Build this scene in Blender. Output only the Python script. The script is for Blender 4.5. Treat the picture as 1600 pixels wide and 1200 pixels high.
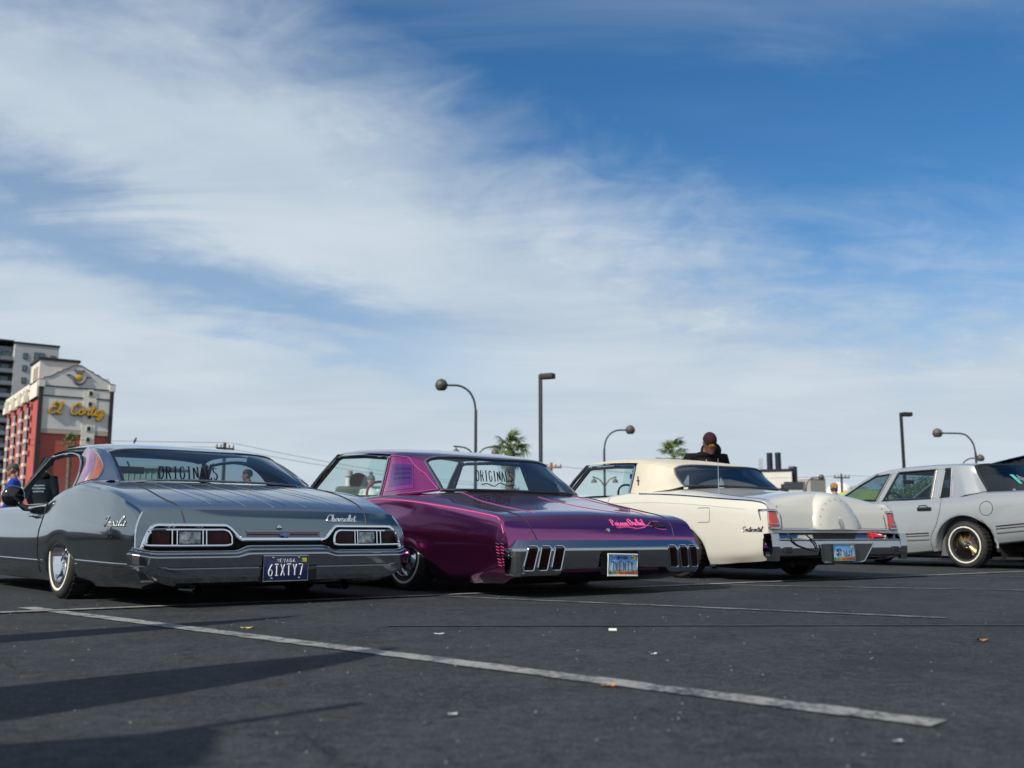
import bpy, bmesh, math, random
import numpy as np
from mathutils import Vector, Matrix
from mathutils.bvhtree import BVHTree

random.seed(7)
for o in list(bpy.data.objects):
    bpy.data.objects.remove(o)
SC = bpy.context.scene
COL = SC.collection
R = math.radians
PI = math.pi

# ------------------------------------------------------------------ camera
cam_data = bpy.data.cameras.new('camera')
cam = bpy.data.objects.new('camera', cam_data)
COL.objects.link(cam)
cam_data.sensor_width = 36.0
cam_data.lens = 35.0
cam_data.clip_start = 0.05
cam_data.clip_end = 6000
CAM_H = 0.43
PITCH = math.atan((838 - 600) / 1556)
cam.location = (0, 0, CAM_H)
cam.rotation_euler = (R(90) + PITCH, 0, 0)
cam_data.dof.use_dof = True
cam_data.dof.focus_distance = 6.8
cam_data.dof.aperture_fstop = 2.8
SC.camera = cam

# ------------------------------------------------------------------ sun and sky
SUN_EL = R(38)
SUN_TO = Vector((-0.69, -0.725, 0)).normalized() * math.cos(SUN_EL) + Vector((0, 0, math.sin(SUN_EL)))
SUN_AZ = math.atan2(SUN_TO.x, SUN_TO.y)
sun_d = bpy.data.lights.new('sun', 'SUN')
sun_d.energy = 4.9
sun_d.angle = R(0.55)
sun_d.color = (1.0, 0.93, 0.82)
sun = bpy.data.objects.new('sun', sun_d)
COL.objects.link(sun)
sun.rotation_euler = SUN_TO.to_track_quat('Z', 'Y').to_euler()

world = bpy.data.worlds.new('World')
SC.world = world
world.use_nodes = True


class NT:
    """small helper for node trees"""
    def __init__(s, nt, clear=True):
        s.nt = nt
        if clear:
            nt.nodes.clear()

    def n(s, typ, **kw):
        nd = s.nt.nodes.new(typ)
        for k, v in kw.items():
            setattr(nd, k, v)
        return nd

    def l(s, a, b):
        s.nt.links.new(a, b)

    def val(s, sock, v):
        if hasattr(v, 'is_output') or isinstance(v, bpy.types.NodeSocket):
            s.l(v, sock)
        else:
            sock.default_value = v

    def math(s, op, a, b=0.0, c=0.0, clamp=False):
        nd = s.n('ShaderNodeMath', operation=op, use_clamp=clamp)
        s.val(nd.inputs[0], a); s.val(nd.inputs[1], b); s.val(nd.inputs[2], c)
        return nd.outputs[0]

    def ramp(s, v, a, b, smooth=True):
        nd = s.n('ShaderNodeMapRange', interpolation_type='SMOOTHSTEP' if smooth else 'LINEAR')
        s.val(nd.inputs[0], v); nd.inputs[1].default_value = a; nd.inputs[2].default_value = b
        return nd.outputs[0]

    def mix(s, f, a, b, blend='MIX'):
        nd = s.n('ShaderNodeMix', data_type='RGBA', blend_type=blend)
        s.val(nd.inputs[0], f); s.val(nd.inputs[6], a); s.val(nd.inputs[7], b)
        return nd.outputs[2]

    def noise(s, vec, scale, detail=3, rough=0.5, dist=0.0, col=False):
        nd = s.n('ShaderNodeTexNoise')
        if vec is not None:
            s.l(vec, nd.inputs['Vector'])
        nd.inputs['Scale'].default_value = scale
        nd.inputs['Detail'].default_value = detail
        nd.inputs['Roughness'].default_value = rough
        nd.inputs['Distortion'].default_value = dist
        return nd.outputs['Color' if col else 'Fac']

    def mapping(s, vec, loc=(0, 0, 0), rot=(0, 0, 0), scale=(1, 1, 1)):
        nd = s.n('ShaderNodeMapping')
        s.l(vec, nd.inputs[0])
        nd.inputs[1].default_value = loc; nd.inputs[2].default_value = rot; nd.inputs[3].default_value = scale
        return nd.outputs[0]


w = NT(world.node_tree)
w_out = w.n('ShaderNodeOutputWorld')
w_bg = w.n('ShaderNodeBackground')
w.l(w_bg.outputs[0], w_out.inputs[0])
SKY_STRENGTH = 0.095
w_bg.inputs[1].default_value = SKY_STRENGTH
sky = w.n('ShaderNodeTexSky', sky_type='NISHITA')
sky.sun_disc = False
sky.sun_elevation = SUN_EL
sky.sun_rotation = SUN_AZ
sky.altitude = 600
sky.air_density = 1.0
sky.dust_density = 0.35
sky.ozone_density = 2.2
tc = w.n('ShaderNodeTexCoord')
sep = w.n('ShaderNodeSeparateXYZ')
w.l(tc.outputs['Generated'], sep.inputs[0])
az = w.math('MULTIPLY', w.math('ARCTAN2', sep.outputs[0], sep.outputs[1]), 57.2958)
el = w.math('MULTIPLY', w.math('ARCSINE', sep.outputs[2]), 57.2958)
# flat cloud layer: direction projected on a plane overhead
zz = w.math('ADD', w.math('MAXIMUM', sep.outputs[2], 0.0), 0.16)
comb = w.n('ShaderNodeCombineXYZ')
w.l(w.math('DIVIDE', sep.outputs[0], zz), comb.inputs[0])
w.l(w.math('DIVIDE', sep.outputs[1], zz), comb.inputs[1])
plane = comb.outputs[0]
streak = w.mapping(plane, loc=(3.1, 1.7, 0), rot=(0, 0, R(-38)), scale=(0.55, 1.5, 1))
puff = w.mapping(plane, loc=(0.4, 0.9, 0), rot=(0, 0, R(20)), scale=(1, 1, 1))
n_big = w.noise(puff, 1.1, 5, 0.55, 0.5)
n_str = w.noise(streak, 1.5, 8, 0.62, 0.9)
n_fine = w.noise(puff, 5.0, 7, 0.58, 0.6)
# the edge of the great cloud bank runs from high on the left to low on the right
hl = w.math('SQRT', w.math('ADD', w.math('MULTIPLY', sep.outputs[0], sep.outputs[0]), w.math('ADD', w.math('MULTIPLY', sep.outputs[1], sep.outputs[1]), 1e-6)))
saz = w.math('DIVIDE', sep.outputs[0], hl)
edge = w.math('SUBTRACT', 19.6, w.math('MULTIPLY', w.math('TANH', w.math('DIVIDE', saz, 0.29)), 9.0))
# the bank carries on overhead and behind
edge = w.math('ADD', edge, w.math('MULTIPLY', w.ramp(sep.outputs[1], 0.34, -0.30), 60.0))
d = w.math('SUBTRACT', edge, el)
d = w.math('ADD', d, w.math('MULTIPLY', w.math('SUBTRACT', n_big, 0.5), 13.0))
d = w.math('ADD', d, w.math('MULTIPLY', w.math('SUBTRACT', n_str, 0.5), 5.5))
d = w.math('ADD', d, w.math('MULTIPLY', w.math('SUBTRACT', n_fine, 0.5), 8.0))
bank = w.ramp(d, -7.0, 4.0)
# thinner slot of blue inside the bank on the left
slot_mid = w.math('SUBTRACT', 12.9, w.math('MULTIPLY', w.math('ADD', az, 12.0), 0.27))
sl = w.math('SUBTRACT', el, slot_mid)
sl = w.math('ADD', sl, w.math('MULTIPLY', w.math('SUBTRACT', n_str, 0.5), 9.0))
sl = w.math('ADD', sl, w.math('MULTIPLY', w.math('SUBTRACT', n_fine, 0.5), 4.0))
slot = w.math('SUBTRACT', 1.0, w.ramp(w.math('ABSOLUTE', sl), 0.2, 3.8))
slot = w.math('MULTIPLY', w.math('MULTIPLY', slot, w.ramp(saz, 0.07, -0.22)), w.ramp(sep.outputs[1], 0.0, 0.4))
bank = w.math('SUBTRACT', bank, w.math('MULTIPLY', slot, 0.62), clamp=True)
# thin high streaks in the blue
thin = w.math('MULTIPLY', w.ramp(n_str, 0.48, 0.93), 0.36)
thin2 = w.math('MULTIPLY', w.ramp(w.noise(streak, 0.8, 4, 0.6, 0.4), 0.42, 0.8), 0.30)
haze_low = w.math('MULTIPLY', w.math('MULTIPLY', w.ramp(el, 19.0, 4.0), 0.95), w.math('ADD', 0.78, w.math('MULTIPLY', n_str, 0.36)), clamp=True)
dens = w.math('MAXIMUM', w.math('MULTIPLY', bank, 0.98), w.math('ADD', thin, thin2))
dens = w.math('MAXIMUM', dens, haze_low, clamp=True)
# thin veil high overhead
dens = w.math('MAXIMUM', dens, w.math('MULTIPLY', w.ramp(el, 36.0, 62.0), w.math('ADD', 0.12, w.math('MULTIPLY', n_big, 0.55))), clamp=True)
# cloud tone: soft grey to white
tone = w.math('ADD', w.math('MULTIPLY', n_big, 0.5), w.math('MULTIPLY', n_str, 0.5))
ccol = w.mix(w.ramp(tone, 0.36, 0.64), (4.9, 5.95, 7.1, 1), (6.5, 7.4, 8.2, 1))
skycol = w.n('ShaderNodeHueSaturation')
skycol.inputs['Hue'].default_value = 0.500
skycol.inputs['Saturation'].default_value = 1.32
skycol.inputs['Value'].default_value = 1.22
w.l(sky.outputs[0], skycol.inputs['Color'])
ccol = w.mix(w.math('MULTIPLY', w.ramp(el, 14.0, 3.0), 0.6), ccol, (6.5, 7.25, 7.9, 1))
# small bright puffs along the upper edge of the bank
pf = w.math('MULTIPLY', w.ramp(w.noise(puff, 7.0, 8, 0.62, 0.5), 0.54, 0.68), w.ramp(w.math('ABSOLUTE', w.math('SUBTRACT', d, 1.0)), 4.5, 0.5))
pf = w.math('MULTIPLY', pf, w.ramp(n_big, 0.42, 0.56))
dens = w.math('MAXIMUM', dens, w.math('MULTIPLY', pf, 0.8))
ccol = w.mix(w.math('MULTIPLY', pf, 0.7), ccol, (6.9, 7.7, 8.4, 1))
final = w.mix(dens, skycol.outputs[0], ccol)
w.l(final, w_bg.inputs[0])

SC.view_settings.view_transform = 'Standard'
SC.view_settings.look = 'None'
SC.view_settings.exposure = 0.0
SC.view_settings.gamma = 1.0
SC.view_settings.use_curve_mapping = False
SC.render.engine = 'CYCLES'
SC.cycles.use_denoising = True
SC.cycles.max_bounces = 10
SC.cycles.transparent_max_bounces = 16
SC.cycles.caustics_reflective = False
SC.cycles.caustics_refractive = False
SC.cycles.sample_clamp_indirect = 6.0

# ------------------------------------------------------------------ materials
MATS = {}


def mat(name, base=(0.5, 0.5, 0.5), rough=0.5, metal=0.0, coat=0.0, coat_rough=0.03, spec=0.5,
        var=0.0, vscale=4.0, bump=0.0, bscale=60.0, rvar=0.0, sheen=0.0, flake=0.0, emis=None):
    if name in MATS:
        return MATS[name]
    m = bpy.data.materials.new(name)
    m.use_nodes = True
    t = NT(m.node_tree)
    out = t.n('ShaderNodeOutputMaterial')
    b = t.n('ShaderNodeBsdfPrincipled')
    t.l(b.outputs[0], out.inputs[0])
    col = (base[0], base[1], base[2], 1)
    b.inputs['Base Color'].default_value = col
    b.inputs['Roughness'].default_value = rough
    b.inputs['Metallic'].default_value = metal
    b.inputs['Coat Weight'].default_value = coat
    b.inputs['Coat Roughness'].default_value = coat_rough
    b.inputs['Specular IOR Level'].default_value = spec
    if sheen:
        b.inputs['Sheen Weight'].default_value = sheen
    tcd = t.n('ShaderNodeTexCoord')
    ob = tcd.outputs['Object']
    if var > 0:
        nz = t.noise(ob, vscale, 5, 0.6)
        f = t.ramp(nz, 0.3, 0.7)
        dark = tuple(c * (1 - var) for c in base) + (1,)
        lite = tuple(min(1, c * (1 + var)) for c in base) + (1,)
        t.l(t.mix(f, dark, lite), b.inputs['Base Color'])
    if rvar > 0:
        nz = t.noise(ob, vscale * 2.3, 4, 0.6)
        t.l(t.math('ADD', rough - rvar, t.math('MULTIPLY', nz, 2 * rvar)), b.inputs['Roughness'])
    if bump > 0:
        nz = t.noise(ob, bscale, 4, 0.6)
        bp = t.n('ShaderNodeBump')
        bp.inputs['Strength'].default_value = bump
        bp.inputs['Distance'].default_value = 0.01
        t.l(nz, bp.inputs['Height'])
        t.l(bp.outputs[0], b.inputs['Normal'])
    if flake > 0:
        vo = t.n('ShaderNodeTexVoronoi')
        vo.inputs['Scale'].default_value = 420
        t.l(ob, vo.inputs['Vector'])
        cs = t.n('ShaderNodeMix', data_type='VECTOR')
        cs.inputs[0].default_value = flake
        geo = t.n('ShaderNodeNewGeometry')
        vm = t.n('ShaderNodeVectorMath', operation='SUBTRACT')
        t.l(vo.outputs['Color'], vm.inputs[0]); vm.inputs[1].default_value = (0.5, 0.5, 0.5)
        t.l(geo.outputs['Normal'], cs.inputs[4]); t.l(vm.outputs[0], cs.inputs[5])
        nm = t.n('ShaderNodeVectorMath', operation='NORMALIZE')
        t.l(cs.outputs[1], nm.inputs[0])
        t.l(nm.outputs[0], b.inputs['Normal'])
        b.inputs['Coat Weight'].default_value = coat
        t.l(geo.outputs['Normal'], b.inputs['Coat Normal'])
    if emis:
        b.inputs['Emission Color'].default_value = (emis[0], emis[1], emis[2], 1)
        b.inputs['Emission Strength'].default_value = emis[3]
    MATS[name] = m
    return m


def glass_mat(name, tint=(0.75, 0.85, 0.85), ior=1.5):
    m = bpy.data.materials.new(name)
    m.use_nodes = True
    t = NT(m.node_tree)
    out = t.n('ShaderNodeOutputMaterial')
    tr = t.n('ShaderNodeBsdfTransparent'); tr.inputs[0].default_value = (*tint, 1)
    gl = t.n('ShaderNodeBsdfGlossy'); gl.inputs['Roughness'].default_value = 0.015
    gl.inputs['Color'].default_value = (0.95, 0.97, 1, 1)
    fr = t.n('ShaderNodeFresnel')
    ge = t.n('ShaderNodeNewGeometry')      # same reflectance seen from either side of the single sheet
    t.l(t.math('ADD', ior, t.math('MULTIPLY', ge.outputs['Backfacing'], 1 / ior - ior)), fr.inputs[0])
    mx = t.n('ShaderNodeMixShader')
    t.l(fr.outputs[0], mx.inputs[0]); t.l(tr.outputs[0], mx.inputs[1]); t.l(gl.outputs[0], mx.inputs[2])
    t.l(mx.outputs[0], out.inputs[0])
    MATS[name] = m
    return m


chrome = mat('chrome', (0.50, 0.515, 0.53), 0.04, 1.0, rvar=0.03, vscale=3)
bumper_chrome_shaded = mat('bumper_chrome_shaded', (0.42, 0.435, 0.45), 0.05, 1.0, rvar=0.03, vscale=3)  # darker copy of chrome, dark reflections put into its tone
trim_chrome = mat('lit_trim_chrome', (0.74, 0.75, 0.77), 0.06, 1.0)  # brighter copy of chrome, the sky's reflection put into its tone
badge_chrome = mat('badge_chrome', (0.86, 0.87, 0.88), 0.28, 0.9)
chrome_soft = mat('brushed_chrome', (0.62, 0.63, 0.65), 0.22, 1.0)
wheel_chrome = mat('wheel_chrome', (0.80, 0.80, 0.82), 0.10, 1.0)
black_gloss = mat('black_gloss', (0.008, 0.008, 0.01), 0.15, 0, coat=0.5)
black_matte = mat('black_matte', (0.012, 0.012, 0.014), 0.6)
black_flat = mat('black_flat', (0.006, 0.006, 0.007), 0.8, spec=0.15)
rubber = mat('rubber', (0.018, 0.018, 0.019), 0.72, var=0.25, vscale=14)
white_rubber = mat('white_rubber', (0.72, 0.69, 0.60), 0.55, var=0.1, vscale=9)
gold = mat('gold_plate', (0.66, 0.47, 0.26), 0.16, 1.0)
under = mat('underbody', (0.012, 0.012, 0.012), 0.85)
trim_dark = mat('interior_dark', (0.018, 0.019, 0.022), 0.6, bump=0.1, bscale=120)
glass = glass_mat('car_glass', (0.78, 0.90, 0.88))
glass_tint = glass_mat('tinted_glass', (0.30, 0.40, 0.46), 1.6)
glass_dark = glass_mat('dark_tinted_glass', (0.10, 0.17, 0.24), 1.6)


# ------------------------------------------------------------------ mesh builder
def cr(pts, n=6, closed=False):
    """Catmull-Rom through points (lists of tuples)."""
    P = [np.array(p, float) for p in pts]
    m = len(P)
    if m < 3 and not closed:
        return [tuple(p) for p in P]
    out = []
    segs = m if closed else m - 1
    for i in range(segs):
        if closed:
            p0, p1, p2, p3 = P[(i - 1) % m], P[i], P[(i + 1) % m], P[(i + 2) % m]
        else:
            p1, p2 = P[i], P[i + 1]
            p0 = P[i - 1] if i > 0 else 2 * p1 - p2
            p3 = P[i + 2] if i + 2 < m else 2 * p2 - p1
        for k in range(n):
            t = k / n
            out.append(tuple(0.5 * (2 * p1 + (p2 - p0) * t + (2 * p0 - 5 * p1 + 4 * p2 - p3) * t * t + (3 * p1 - p0 - 3 * p2 + p3) * t ** 3)))
    if not closed:
        out.append(tuple(P[-1]))
    return out


def resample(pts, n):
    P = np.array(pts, float)
    s = np.concatenate([[0], np.cumsum(np.linalg.norm(np.diff(P, axis=0), axis=1))])
    t = np.linspace(0, s[-1], n)
    return np.stack([np.interp(t, s, P[:, k]) for k in range(P.shape[1])], axis=1)


class MB:
    def __init__(s):
        s.v = []; s.f = []; s.m = []

    def add(s, verts, faces, mi=0):
        b = len(s.v)
        s.v.extend(tuple(float(c) for c in v) for v in verts)
        for f in faces:
            s.f.append(tuple(b + i for i in f)); s.m.append(mi)
        return s

    def box(s, c, size, rz=0.0, mi=0, ry=0.0, rx=0.0, taper=1.0):
        hx, hy, hz = size[0] / 2, size[1] / 2, size[2] / 2
        M = Matrix.Rotation(rz, 3, 'Z') @ Matrix.Rotation(ry, 3, 'Y') @ Matrix.Rotation(rx, 3, 'X')
        vs = []
        for sz in (-1, 1):
            k = taper if sz > 0 else 1
            for sx, sy in ((-1, -1), (1, -1), (1, 1), (-1, 1)):
                q = M @ Vector((sx * hx * k, sy * hy * k, sz * hz))
                vs.append((q.x + c[0], q.y + c[1], q.z + c[2]))
        return s.add(vs, [(3, 2, 1, 0), (4, 5, 6, 7), (0, 1, 5, 4), (1, 2, 6, 5), (2, 3, 7, 6), (3, 0, 4, 7)], mi)

    def rbox(s, c, size, r=0.02, rz=0.0, ry=0.0, rx=0.0, mi=0, seg=2):
        """box with bevelled edges"""
        bm = bmesh.new()
        bmesh.ops.create_cube(bm, size=1.0)
        bmesh.ops.scale(bm, vec=size, verts=bm.verts)
        bmesh.ops.bevel(bm, geom=list(bm.edges), offset=min(r, min(size) * 0.45), segments=seg, profile=0.6, affect='EDGES')
        M = Matrix.Translation(c) @ (Matrix.Rotation(rz, 4, 'Z') @ Matrix.Rotation(ry, 4, 'Y') @ Matrix.Rotation(rx, 4, 'X'))
        bm.transform(M)
        bm.verts.index_update()
        s.add([v.co[:] for v in bm.verts], [[v.index for v in f.verts] for f in bm.faces], mi)
        bm.free()
        return s

    def grid(s, P, mi=0, closed_u=False, flip=False):
        nu = len(P); nv = len(P[0])
        vs = [p for row in P for p in row]
        fs = []
        for i in range(nu if closed_u else nu - 1):
            a = i * nv; b = ((i + 1) % nu) * nv
            for j in range(nv - 1):
                q = (a + j, b + j, b + j + 1, a + j + 1)
                fs.append(q[::-1] if flip else q)
        return s.add(vs, fs, mi)

    def poly(s, pts, mi=0):
        return s.add(pts, [tuple(range(len(pts)))], mi)

    def tube(s, pts, r, n=8, closed=False, mi=0, caps=True, flat=1.0, up=None):
        P = [Vector(p) for p in pts]
        m = len(P)
        if m < 2:
            return s
        rad = r if hasattr(r, '__len__') else [r] * m
        T = []
        for i in range(m):
            a = P[i - 1] if (i > 0 or closed) else P[i]
            b = P[(i + 1) % m] if (i < m - 1 or closed) else P[i]
            t = (b - a)
            if t.length < 1e-9:
                t = Vector((0, 0, 1))
            T.append(t.normalized())
        ref = Vector(up) if up else (Vector((0, 0, 1)) if abs(T[0].z) < 0.9 else Vector((1, 0, 0)))
        N = (ref - T[0] * ref.dot(T[0])).normalized()
        rows = []
        for i in range(m):
            if i > 0:
                if up:
                    N2 = Vector(up) - T[i] * Vector(up).dot(T[i])
                else:
                    N2 = N - T[i] * N.dot(T[i])
                if N2.length > 1e-6:
                    N = N2.normalized()
            B = T[i].cross(N)
            rows.append([tuple(P[i] + (N * math.cos(2 * PI * k / n) * flat + B * math.sin(2 * PI * k / n)) * rad[i]) for k in range(n)])
        vs = [p for row in rows for p in row]
        fs = []
        for i in range(m if closed else m - 1):
            a = i * n; b = ((i + 1) % m) * n
            for k in range(n):
                k2 = (k + 1) % n
                fs.append((a + k, a + k2, b + k2, b + k))
        if caps and not closed:
            fs.append(tuple(range(n))[::-1]); fs.append(tuple((m - 1) * n + k for k in range(n)))
        return s.add(vs, fs, mi)

    def lathe(s, prof, c=(0, 0, 0), axis='z', n=24, mi=0, a0=0.0, a1=2 * PI, caps=False):
        """prof = list of (radius, along-axis)"""
        full = abs(a1 - a0 - 2 * PI) < 1e-6
        k = n if full else n + 1
        rows = []
        for i in range(k):
            a = a0 + (a1 - a0) * i / n
            row = []
            for r_, h in prof:
                x, y = r_ * math.cos(a), r_ * math.sin(a)
                if axis == 'z': p = (x, y, h)
                elif axis == 'y': p = (x, h, y)
                else: p = (h, x, y)
                row.append((p[0] + c[0], p[1] + c[1], p[2] + c[2]))
            rows.append(row)
        return s.grid(rows, mi, closed_u=full, flip=(axis == 'y'))

    def prism(s, outline, h0, h1, mi=0, fn=None):
        """outline [(u,v)] extruded h0..h1, mapped by fn(u,v,h)"""
        fn = fn or (lambda u, v, h: (u, v, h))
        n = len(outline)
        vs = [fn(u, v, h0) for u, v in outline] + [fn(u, v, h1) for u, v in outline]
        fs = [tuple(range(n))[::-1], tuple(range(n, 2 * n))]
        for i in range(n):
            j = (i + 1) % n
            fs.append((i, j, n + j, n + i))
        return s.add(vs, fs, mi)

    def xf(s, fn):
        s.v = [tuple(fn(Vector(p))) for p in s.v]
        return s


def obj(name, mb, mats, parent=None, smooth=40, tri=False, **props):
    me = bpy.data.meshes.new(name)
    me.from_pydata(mb.v, [], mb.f)
    for m in (mats if isinstance(mats, (list, tuple)) else [mats]):
        me.materials.append(m)
    if any(mb.m):
        me.polygons.foreach_set('material_index', mb.m)
    if smooth:
        me.polygons.foreach_set('use_smooth', [True] * len(me.polygons))
        me.set_sharp_from_angle(angle=R(smooth))
    if any(len(f) > 4 for f in mb.f):
        bm = bmesh.new(); bm.from_mesh(me)
        bmesh.ops.triangulate(bm, faces=[f for f in bm.faces if len(f.verts) > 4])
        bm.to_mesh(me); bm.free()
    me.update()
    o = bpy.data.objects.new(name, me)
    COL.objects.link(o)
    if parent:
        o.parent = parent
    for k, v in props.items():
        o[k] = v
    return o


def thing(name, label, cat, loc=(0, 0, 0), rz=0.0, group=None):
    o = bpy.data.objects.new(name, None)
    o.empty_display_size = 0.2
    COL.objects.link(o)
    o.location = loc
    o.rotation_euler = (0, 0, rz)
    o['label'] = label; o['category'] = cat
    if group:
        o['group'] = group
    return o


def tag(o, label, cat, group=None):
    o['label'] = label; o['category'] = cat
    if group:
        o['group'] = group
    return o


def dup(root, loc, rz, label, group=None):
    r = root.copy(); COL.objects.link(r)
    r.location = loc; r.rotation_euler = (0, 0, rz); r['label'] = label
    if group:
        r['group'] = group
    for ch in list(root.children):
        c = ch.copy(); COL.objects.link(c); c.parent = r
        for g in ch.children:
            d = g.copy(); COL.objects.link(d); d.parent = c
    return r


def interp(keys, X):
    """monotone cubic through (x, v...) keys"""
    k = sorted(keys)
    xs = np.array([q[0] for q in k], float)
    out = []
    for c in range(1, len(k[0])):
        ys = np.array([q[c] for q in k], float)
        if len(xs) == 1:
            out.append(np.full(np.shape(X), ys[0])); continue
        h = np.diff(xs); dl = np.diff(ys) / h
        mm = np.zeros(len(xs))
        mm[0], mm[-1] = dl[0], dl[-1]
        for i in range(1, len(xs) - 1):
            if dl[i - 1] * dl[i] > 0:
                w1, w2 = 2 * h[i] + h[i - 1], h[i] + 2 * h[i - 1]
                mm[i] = (w1 + w2) / (w1 / dl[i - 1] + w2 / dl[i])
        Xc = np.clip(X, xs[0], xs[-1])
        i = np.clip(np.searchsorted(xs, Xc, side='right') - 1, 0, len(h) - 1)
        t = (Xc - xs[i]) / h[i]
        out.append((2 * t ** 3 - 3 * t ** 2 + 1) * ys[i] + (t ** 3 - 2 * t ** 2 + t) * h[i] * mm[i] + (-2 * t ** 3 + 3 * t ** 2) * ys[i + 1] + (t ** 3 - t ** 2) * h[i] * mm[i + 1])
    return out


def coons(bottom, top, left, right, nu=12, nv=8, bulge=None):
    """patch between 4 curves; bottom/top run left->right, left/right run bottom->top"""
    B = resample(bottom, nu + 1); T = resample(top, nu + 1)
    L = resample(left, nv + 1); Rr = resample(right, nv + 1)
    P = []
    for i in range(nu + 1):
        u = i / nu
        row = []
        for j in range(nv + 1):
            v = j / nv
            p = (1 - v) * B[i] + v * T[i] + (1 - u) * L[j] + u * Rr[j] - ((1 - u) * (1 - v) * B[0] + u * (1 - v) * B[-1] + (1 - u) * v * T[0] + u * v * T[-1])
            if bulge is not None:
                p = p + np.array(bulge) * (4 * u * (1 - u)) ** 0.8 * (4 * v * (1 - v)) ** 0.8
            row.append(tuple(p))
        P.append(row)
    return P


# ------------------------------------------------------------------ lettering drawn as strokes
SCRIPT = {
    'E': ([[(.55, .85), (.42, 1.), (.25, .88), (.3, .65), (.42, .57), (.2, .55), (.02, .3), (.1, .03), (.35, 0), (.56, .2)]], .6),
    'C': ([[(.52, .75), (.55, .93), (.42, 1.), (.2, .85), (.06, .5), (.08, .12), (.25, 0), (.45, .08), (.58, .25)]], .58),
    'I': ([[(.0, .7), (.15, .95), (.45, .98)], [(.32, .97), (.26, .4), (.12, .02), (-.08, .08), (.0, .25)]], .42),
    'P': ([[(.1, 0), (.18, .95)], [(.02, .8), (.25, 1.), (.48, .8), (.38, .52), (.2, .48)]], .5),
    'O': ([[(.3, 1), (.08, .75), (.05, .3), (.22, 0), (.45, .15), (.52, .6), (.4, .95), (.25, .98)]], .58),
    'l': ([[(0, .05), (.2, .5), (.27, .92), (.16, .98), (.08, .4), (.12, .03), (.3, .1)]], .28),
    'o': ([[(.3, .45), (.12, .45), (.02, .2), (.12, 0), (.28, .05), (.33, .28), (.26, .45), (.42, .42)]], .42),
    'r': ([[(0, .05), (.1, .42), (.14, .52), (.2, .42), (.32, .42), (.28, .15), (.33, .0), (.45, .1)]], .44),
    't': ([[(.22, .9), (.14, .4), (.12, .08), (.2, 0), (.35, .12)], [(.0, .58), (.36, .64)]], .34),
    'e': ([[(.02, .18), (.25, .28), (.3, .42), (.2, .5), (.08, .38), (.05, .15), (.15, 0), (.36, .1)]], .35),
    'z': ([[(.02, .42), (.15, .5), (.28, .42), (.05, .02), (.2, .06), (.26, -.15), (.1, -.38), (-.04, -.28), (.12, -.05), (.42, .12)]], .42),
    'h': ([[(.0, .0), (.14, .6), (.22, .95), (.12, .92), (.06, .3), (.03, 0)], [(.05, .25), (.18, .48), (.27, .42), (.24, .1), (.3, 0), (.42, .1)]], .4),
    'v': ([[(.0, .4), (.06, .48), (.1, .1), (.16, 0), (.28, .3), (.3, .48), (.42, .42)]], .4),
    'm': ([[(0, 0), (.06, .48), (.05, .3), (.16, .48), (.2, .35), (.18, 0)], [(.19, .3), (.3, .48), (.36, .35), (.33, .05), (.45, .08)]], .45),
    'p': ([[(.0, -.4), (.08, .1), (.12, .48)], [(.1, .3), (.22, .48), (.33, .3), (.25, .02), (.12, .05), (.22, 0), (.42, .1)]], .42),
    'a': ([[(.3, .42), (.15, .48), (.03, .2), (.1, 0), (.25, .12), (.32, .45), (.28, .1), (.34, 0), (.46, .1)]], .45),
    'n': ([[(0, 0), (.07, .48), (.06, .25), (.2, .48), (.27, .38), (.25, .08), (.32, 0), (.44, .1)]], .43),
    'i': ([[(0, .1), (.1, .48), (.08, .1), (.14, 0), (.28, .1)], [(.14, .68), (.16, .74)]], .28),
    's': ([[(0, .05), (.18, .5), (.24, .2), (.15, 0), (.03, .05)], [(.15, .0), (.34, .1)]], .33),
    'c': ([[(.28, .4), (.18, .48), (.04, .25), (.1, 0), (.25, .03), (.38, .12)]], .37),
    'd': ([[(.28, .42), (.12, .46), (.03, .2), (.1, 0), (.25, .1)], [(.34, .98), (.28, .3), (.3, .02), (.44, .1)]], .43),
}
_o = [(.5 + .5 * math.cos(a), .5 + .5 * math.sin(a)) for a in np.linspace(0, 2 * PI, 17)]
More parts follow.
